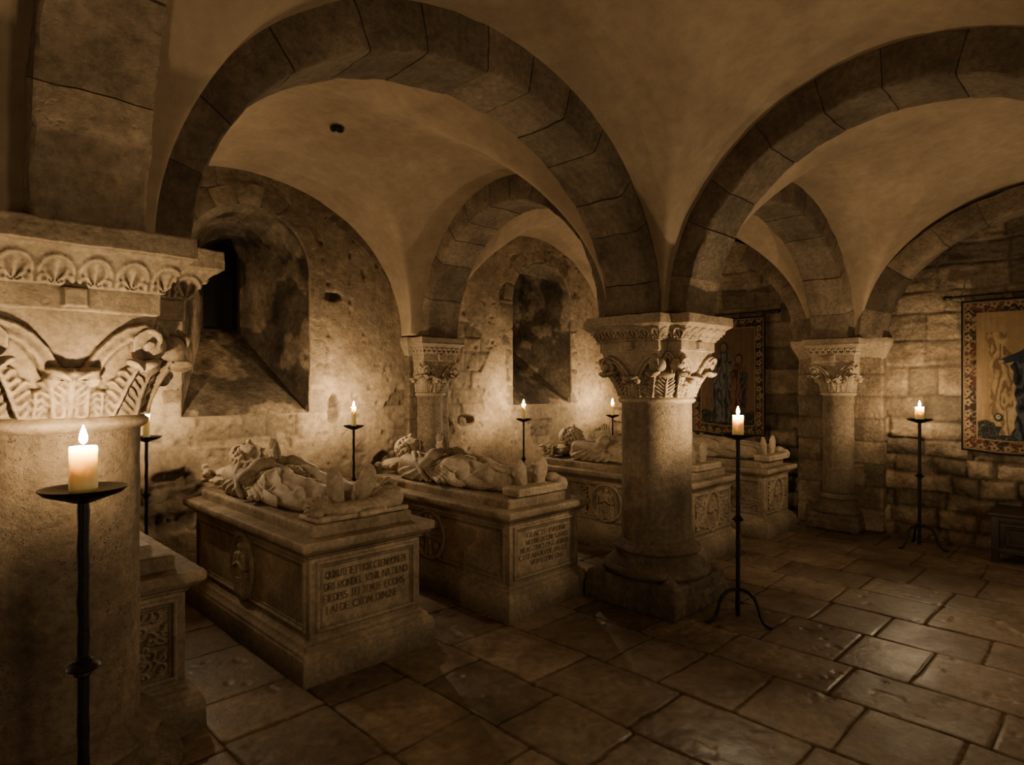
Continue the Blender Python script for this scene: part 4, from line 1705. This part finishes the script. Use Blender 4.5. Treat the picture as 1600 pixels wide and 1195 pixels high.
# ------------------------------------------------------------------ candle stands and candles
def make_stand(label, x, y, zp, rp, knob, rz, thick=1.0):
    t = thing('candle_stand', label, 'candle stand', (x, y, 0), rz, 'wrought iron candle stands')
    r = .0125 * thick
    n = 26
    pts = [(.001 * math.sin(i * 1.9), .001 * math.cos(i * 2.3), .03 + (zp - .03) * i / (n - 1)) for i in range(n)]
    mb = MB()
    mb.tube(pts, [r * (1.0 + .08 * math.sin(i * 2.7)) for i in range(n)], 10)
    mb.build('pole', M['iron'], t, 60)
    mb = MB()
    k = knob
    mb.lathe([(r * .9, k - .03), (r * 1.6, k - .02), (r * 1.5, k - .012), (r * 2.6, k - .006), (r * 2.9, k), (r * 2.6, k + .006), (r * 1.5, k + .012), (r * 1.6, k + .02), (r * .9, k + .03)], 20)
    mb.build('knop', M['iron'], t, 50)
    mb = MB()
    mb.lathe([(r * .8, zp - .028), (r * 1.8, zp - .024), (rp * .55, zp - .012), (rp * .88, zp), (rp, zp + .012), (rp * 1.01, zp + .016), (rp * .95, zp + .014), (rp * .85, zp + .006), (rp * .5, zp - .002), (.004, zp - .003)], 44)
    mb.build('drip_pan', M['iron'], t, 50)
    for j in range(3):
        a = 2 * PI * j / 3
        c, s = math.cos(a), math.sin(a)
        prof = [(0, .205), (.03, .212), (.075, .205), (.115, .175), (.14, .125), (.155, .07), (.175, .03), (.205, .012), (.235, .010)]
        mb = MB()
        mb.tube([(c * p, s * p, z) for p, z in prof], [.011, .0115, .0115, .0115, .011, .011, .011, .011, .008], 10)
        mb.build('leg', M['iron'], t, 60)
    return t


def make_candle(label, x, y, z, r, h, power, group='lit candles', drip=0):
    t = thing('candle', label, 'candle', (x, y, z), 0, group)
    n, V, F = 28, [], []
    prof = [(r * .98, 0), (r * 1.0, h * .2), (r * 1.0, h * .4), (r * .99, h * .6), (r * .985, h * .8), (r * .98, h * .96), (r * .93, h), (r * .8, h * .992), (r * .5, h * .975), (.002, h * .97)]
    mb = MB()
    mb.lathe(prof, n)
    o = mb.build('wax_body', M['wax'], t, 60)
    mb = MB()
    mb.tube([(0, 0, h * .96), (.001, 0, h + .008), (.003, 0, h + .016)], .0014, 6).build('wick', M['wick'], o)
    fh = .034 + .55 * r
    fr = .0075 + .10 * r
    mb = MB()
    pr = []
    for i in range(15):
        q = i / 14
        pr.append((max(.0004, fr * (math.sin(PI * q ** .62)) ** .85 * (1 - .25 * q)), h + .006 + fh * q))
    mb.lathe(pr, 20).build('flame', M['flame'], t, 80)
    ld = bpy.data.lights.new('candle_light', 'POINT')
    ld.energy = power
    ld.color = (1.0, .76, .46)
    ld.shadow_soft_size = .014
    lo = bpy.data.objects.new('candle_light', ld)
    COL.objects.link(lo)
    lo.parent = t
    lo.location = (0, 0, h + .006 + fh * .45)
    return t


PW = 5.2
STANDS = [
    # x, y, pan z, pan r, knop z, rot, candle r, candle h, power, stand label, candle label
    (.386, 2.08, 1.290, .105, .81, PI / 6, .0345, .132, PW * .45, 'tall iron candle stand nearest to the viewer, before the massive left column', 'thick candle burning nearest to the viewer before the massive left column'),
    (4.05, 1.94, 1.235, .112, .68, .49, .036, .140, PW * 1.3, 'iron candle stand on open floor beside the middle column', 'thick candle burning beside the middle column'),
    (7.07, 1.56, 1.225, .110, .69, .49, .038, .130, PW * 1.2, 'iron candle stand by the rough stone wall next to the right tapestry', 'candle burning before the rough stone wall by the right tapestry'),
    (1.335, 5.12, 1.187, .100, .78, .3, .023, .175, PW * 1.15, 'slim iron candle stand partly hidden by the massive left column', 'slender candle burning at the edge of the massive left column'),
    (3.03, 5.12, 1.184, .092, .70, .52, .023, .185, PW * 1.15, 'slim iron candle stand rising behind the feet of the nearest effigy', 'slender candle burning right of the first window recess'),
    (5.258, 5.12, 1.154, .090, .70, .52, .024, .185, PW * 1.15, 'slim iron candle stand rising behind the feet of the second effigy', 'slender candle burning below the second window recess'),
    (6.985, 5.12, 1.132, .090, .70, .52, .024, .185, PW * 1.15, 'slim iron candle stand close left of the middle column, behind the farther effigies', 'slender candle burning close left of the middle column'),
]
for (x, y, zp, rp, kn, rz, cr, chh, pw, l1, l2) in STANDS:
    make_stand(l1, x, y, zp, rp, kn, rz, 1.15 if rp > .1 else .9)
    make_candle(l2, x, y, zp - .001, cr, chh, pw)


# ------------------------------------------------------------------ tapestries
def paint_tapestry(A, B, w, h, which):
    """A 0..w from the picture's left, B 0..h upward -> rgb"""
    C = np.zeros(A.shape + (3,), dtype=np.float32)
    def put(mask, col, var=.25, seed=1):
        n = (1 - var / 2 + var * fbm(A * 1.0, B, None, 22, 3, seed))[..., None]
        m = np.clip(mask, 0, 1)[..., None]
        C[:] = C * (1 - m) + np.array(col) * n * m
    e = np.minimum(np.minimum(A, w - A), np.minimum(B, h - B))
    put(np.ones_like(A), (.012, .010, .011))
    bw = .135
    # border: dark ground, scrolling leaves and flowers
    red = fbm(A, B, None, 7, 2, 8)
    put((e > .018) * 1.0, (.030, .018, .013))
    put((e > .018) * (red > .57), (.085, .024, .015))
    wx_, wy_ = A + .018 * np.sin(B * 75), B + .018 * np.sin(A * 75)
    lv = np.abs(fbm(wx_, wy_, None, 24, 2, 15) - .5)
    put(sstep(.075, .05, lv) * (e > .03), (.19, .12, .05), .7, 31)
    cx_, cy_ = ((A / .105) % 1 - .5) * .105, ((B / .105) % 1 - .5) * .105
    fl = np.hypot(cx_, cy_)
    an = np.arctan2(cy_, cx_)
    put(sstep(.034, .028, fl * (1 - .22 * np.cos(5 * an))) * (e > .035) * (e < bw - .02), (.24, .155, .068), .7, 41)
    put(sstep(.013, .009, fl) * (e > .035) * (e < bw - .02), (.05, .022, .013), .4, 42)
    put(((e > .018) & (e < .027)) * 1.0, (.21, .13, .06))
    put(((e > bw - .010) & (e < bw)) * 1.0, (.23, .15, .07))
    inn = e > bw
    a, b = A - w / 2, B - h / 2
    st = .88 + .24 * vnoise(A * 46, B * 3, None, 5)
    put(inn * 1.0, (.135, .075, .036) if which == 1 else (.25, .155, .062))
    C[:] = C * np.where(inn, st, 1)[..., None]
    gh = bw + .165 + .012 * np.sin(A * 40)
    put(inn * (B < gh) * 1.0, (.022, .024, .022), .8)
    put(inn * (B < gh) * sstep(.05, .03, np.abs(fbm(A, B, None, 34, 2, 6) - .5)), (.11, .085, .045), .5)
    put(inn * (np.abs(B - gh) < .006) * 1.0, (.07, .045, .025))

    def fold(q, col, dark, lite, seed, freq=70):
        ph = A * freq + 22 * (fbm(A, B * .45, None, 9, 4, seed) - .5) + 1.2 * np.sin(B * 13 + 5 * np.sin(A * 15))
        sn = np.sin(ph)
        put(q * 1.0, col, .35, seed)
        put(q * sstep(-.25, -.75, sn) * .85, dark, .2, seed)
        put(q * sstep(.55, .95, sn) * .7, lite, .2, seed + 1)

    def elm(cx, cy, rx, ry):
        return sstep(1.06, .94, np.hypot((a - cx) / rx, (b - cy) / ry)) * inn

    def cape(pts):
        """pts: list of (b, left, right)"""
        bs = [p[0] for p in pts]
        l = np.interp(b, bs, [p[1] for p in pts]) + .008 * np.sin(b * 48)
        r_ = np.interp(b, bs, [p[2] for p in pts]) + .008 * np.sin(b * 41 + 1)
        return (sstep(-.004, .004, a - l) * sstep(-.004, .004, r_ - a) * (b > bs[0]) * (b < bs[-1]) * inn)

    def head(cx, cy, r1, hair, skin, veil=None):
        if veil:
            put(elm(cx, cy - .01, r1 * 1.35, r1 * 1.6), veil, .3)
        put(elm(cx, cy + .012, r1 * 1.1, r1 * 1.25), hair, .3)
        put(elm(cx - .006, cy - .006, r1 * .78, r1 * 1.02), skin, .15)
        for sx in (-1, 1):
            put(elm(cx - .006 + sx * r1 * .32, cy + .004, r1 * .15, r1 * .09), (.03, .02, .015), .1)
        put(elm(cx - .006, cy - r1 * .5, r1 * .22, r1 * .08), (.10, .04, .025), .1)
        put(elm(cx - .006, cy - r1 * .15, r1 * .09, r1 * .26), tuple(.72 * c for c in skin), .1)
    if which == 1:
        g1, g2, g3 = (.075, .070, .062), (.018, .019, .022), (.15, .135, .115)
        fold(cape([(-.56, -.21, .06), (-.3, -.20, .05), (-.05, -.20, .05), (.12, -.17, .06), (.25, -.13, .05), (.31, -.10, .02)]), g1, g2, g3, 3)
        fold(cape([(-.12, -.20, -.06), (.05, -.16, .02), (.16, -.06, .09), (.20, .02, .08)]), (.10, .09, .075), g2, g3, 5, 55)
        head(-.04, .375, .046, (.05, .035, .025), (.19, .115, .06), (.06, .052, .045))
        o1, o2, o3 = (.125, .055, .026), (.035, .016, .012), (.19, .095, .045)
        fold(cape([(-.53, .07, .23), (-.25, .08, .23), (-.02, .07, .25), (.10, .06, .25), (.17, .10, .22)]), o1, o2, o3, 9)
        fold(cape([(-.53, .19, .25), (-.2, .18, .25), (.02, .17, .26), (.06, .19, .25)]), (.05, .042, .038), g2, (.10, .085, .07), 12)
        head(.155, .225, .042, (.055, .025, .015), (.19, .11, .055), (.10, .04, .02))
        put(elm(.09, .075, .06, .016), (.028, .024, .022), .2)
        put(elm(.045, .085, .020, .014), (.19, .11, .055), .2)
    else:
        gold1, gold2, gold3 = (.27, .17, .072), (.13, .075, .03), (.37, .25, .115)
        fold(cape([(-.40, -.60, -.54), (.2, -.60, -.50), (.42, -.64, -.46)]), gold1, gold2, gold3, 17, 60)
        fold(cape([(-.47, -.56, -.50), (-.25, -.55, -.36), (.0, -.57, -.34), (.2, -.58, -.42), (.30, -.60, -.50)]), gold1, (.11, .06, .025), gold3, 19, 80)
        fold(cape([(-.55, -.53, -.44), (-.38, -.50, -.38), (-.22, -.46, -.40)]), (.33, .22, .105), gold2, (.44, .31, .16), 23, 60)
        # small dark-maned beast
        put(elm(-.535, -.385, .036, .040), (.03, .028, .028), .4)
        put(elm(-.538, -.380, .020, .023), (.30, .22, .12), .4)
        put(elm(-.545, -.374, .004, .004) + elm(-.531, -.374, .004, .004), (.01, .01, .01), .1)
        # cloaked figure reaching to the left
        d1, d2, d3 = (.026, .031, .040), (.008, .008, .012), (.085, .092, .10)
        fold(cape([(-.60, -.42, .06), (-.3, -.40, .04), (-.02, -.42, .0), (.10, -.44, -.02), (.24, -.36, -.06), (.32, -.28, -.12)]), d1, d2, d3, 21, 60)
        fold(cape([(-.55, -.26, -.10), (-.1, -.27, -.12), (.15, -.26, -.14)]), (.13, .125, .12), d2, (.22, .21, .19), 25, 70)
        for i in range(9):
            q = i / 8
            put(elm(-.34 - .16 * q, .20 - .055 * q, .05 - .02 * q, .045 - .02 * q), d1, .5, 50 + i)
        put(elm(-.515, .140, .022, .016), (.30, .19, .10), .2)
        head(-.20, .41, .052, (.05, .032, .02), (.27, .165, .085))
        fold(cape([(-.45, .22, .50), (.1, .25, .48), (.3, .30, .42)]), (.15, .062, .03), (.04, .018, .012), (.22, .11, .05), 29, 60)
        head(.36, .38, .05, (.06, .03, .02), (.25, .15, .08), (.14, .06, .03))
    return C


def make_tapestry(which, label, y_left, w, z0, z1):
    """hangs on the rubble wall; picture left = larger y"""
    h = z1 - z0
    na, nb = int(w / .005), int(h / .005)
    A, B = np.meshgrid(np.linspace(0, w, na), np.linspace(0, h, nb), indexing='ij')
    x = WX - .075 + .010 * np.sin(A * 9 + 1.5) * (1 - .6 * B / h) + (fbm(A, B * .4, None, 3, 3, which) - .5) * .02
    sag = .012 * np.sin(A * 7 + which) * (1 - B / h)
    V = np.stack([x, y_left - A, z0 + B + sag], -1).reshape(-1, 3)
    F = gridF(na, nb)
    rgb = paint_tapestry(A, B, w, h, which)
    g_ = rgb.mean(-1, keepdims=True)
    rgb = (rgb * .82 + g_ * .18) * (.60 if which == 1 else .66)
    me = mesh_np('tapestry', V, F, True)
    color_attr(me, rgb.reshape(-1, 3))
    o = link('hanging_tapestry', me, M['cloth'])
    tag(o, label, 'tapestry', 'figured wall tapestries')
    return o


def make_rod(label, y0, y1, z, ya, yb):
    t = thing('tapestry_rod', label, 'rod', (WX - .075, (y0 + y1) / 2, z), 0, 'tapestry rods')
    L = abs(y1 - y0) / 2
    MB().tube([(0, -L, 0), (0, L, 0)], .014, 12).build('rod', M['iron'], t, 50)
    nl = max(4, int((yb - ya) / .24))
    for i in range(nl):
        yy = ya + .06 + (yb - ya - .12) * i / (nl - 1) - (y0 + y1) / 2
        ring = [(-.001, yy, -.0405), (-.017, yy, -.02), (-.019, yy, 0), (-.013, yy, .014), (0, yy, .019), (.013, yy, .014), (.019, yy, 0), (.017, yy, -.02), (.001, yy, -.0405)]
        V = [(x, y + q, z_) for (x, y, z_) in ring for q in (-.03, .03)]
        MB().add(V, [(2 * k, 2 * k + 1, 2 * k + 3, 2 * k + 2) for k in range(8)]).build('hanging_loop', M['loop'], t, 60)
    for s in (-1, 1):
        mb = MB()
        mb.tube([(0, s * L, 0), (0, s * (L + .015), 0), (0, s * (L + .035), 0), (0, s * (L + .06), 0), (0, s * (L + .085), 0)], [.014, .024, .018, .026, .004], 12)
        mb.build('finial', M['iron'], t, 50)
        mb = MB()
        mb.tube([(0, s * (L - .05), 0), (.09, s * (L - .05), -.005)], .009, 8).build('wall_hook', M['iron'], t)
    return t


make_tapestry(1, 'tapestry of two robed figures, hanging above the farthest tomb behind the middle column', 4.21, .97, .93, 2.39)
make_rod('dark rod holding the tapestry behind the middle column', 3.14, 4.28, 2.43, 3.24, 4.21)
make_tapestry(2, 'gold-ground tapestry with a dark cloaked figure, cut off by the right edge', 1.30, 1.66, .92, 2.385)
make_rod('dark rod holding the tapestry at the right edge', -.43, 1.37, 2.425, -.36, 1.30)


# ------------------------------------------------------------------ oak chest by the right edge
def make_chest():
    t = thing('oak_chest', 'low dark oak chest on the floor under the right tapestry', 'chest', (6.955, 0.99, 0))
    D, L, Hh = .50, 1.15, .44
    MB().box((-.02, -L - .02, Hh - .03), (D + .02, .02, Hh)).build('lid', M['wood'], t, 35, .006)
    MB().box((.018, -L + .02, .10), (D - .01, -.02, Hh - .03)).build('body', M['wood'], t, 35, .004)
    for x in (.0, D - .05):
        for y in (-L, -.055):
            MB().box((x, y, 0), (x + .05, y + .055, Hh - .03)).build('leg', M['wood'], t, 35, .004)
    for z0, z1 in ((.09, .135), (Hh - .085, Hh - .035)):
        MB().box((.004, -L + .05, z0), (.022, -.05, z1)).build('rail', M['wood'], t, 35, .003)
    frame_on((.017, -L / 2, .245), (0, -1, 0), (0, 0, 1), (-1, 0, 0), L - .2, .17, [(0, 0), (.006, .012), (.02, .010), (.03, .002)]).build('panel_moulding', M['wood'], t, 30)


make_chest()

# ------------------------------------------------------------------ light: dim world, and unseen fill lamps added behind and beside the viewer
w = bpy.data.worlds.new('World')
scene.world = w
w.use_nodes = True
bg = w.node_tree.nodes['Background']
bg.inputs['Color'].default_value = (1.0, .72, .45, 1)
bg.inputs['Strength'].default_value = .012


def lamp(name, loc, energy, size=.25, col=(1.0, .77, .48)):
    ld = bpy.data.lights.new(name, 'POINT')
    ld.energy = energy
    ld.color = col
    ld.shadow_soft_size = size
    o = bpy.data.objects.new(name, ld)
    COL.objects.link(o)
    o.location = loc
    return o


lamp('fill_lamp', (5.6, -1.6, 1.4), 14)
lamp('fill_lamp', (1.6, -2.0, 1.4), 18)
lamp('fill_lamp', (-1.8, .6, 1.5), 5)
lamp('fill_lamp', (-1.2, 4.4, 1.4), 6)

# ------------------------------------------------------------------ camera
cd = bpy.data.cameras.new('camera')
cd.sensor_width = 36
cd.sensor_fit = 'HORIZONTAL'
cd.lens = 986 / 1600 * 36
cd.shift_y = -1.5 / 1600
cd.clip_start = .02
cam = bpy.data.objects.new('camera', cd)
COL.objects.link(cam)
cam.location = (0, 0, 1.6)
cam.rotation_euler = (PI / 2, 0, math.radians(45.3 - 90))
scene.camera = cam

scene.view_settings.view_transform = 'AgX'
scene.view_settings.look = 'AgX - Base Contrast'
scene.view_settings.exposure = 2.2
scene.cycles.use_denoising = True
scene.cycles.max_bounces = 6
scene.cycles.diffuse_bounces = 4
scene.cycles.sample_clamp_indirect = 4
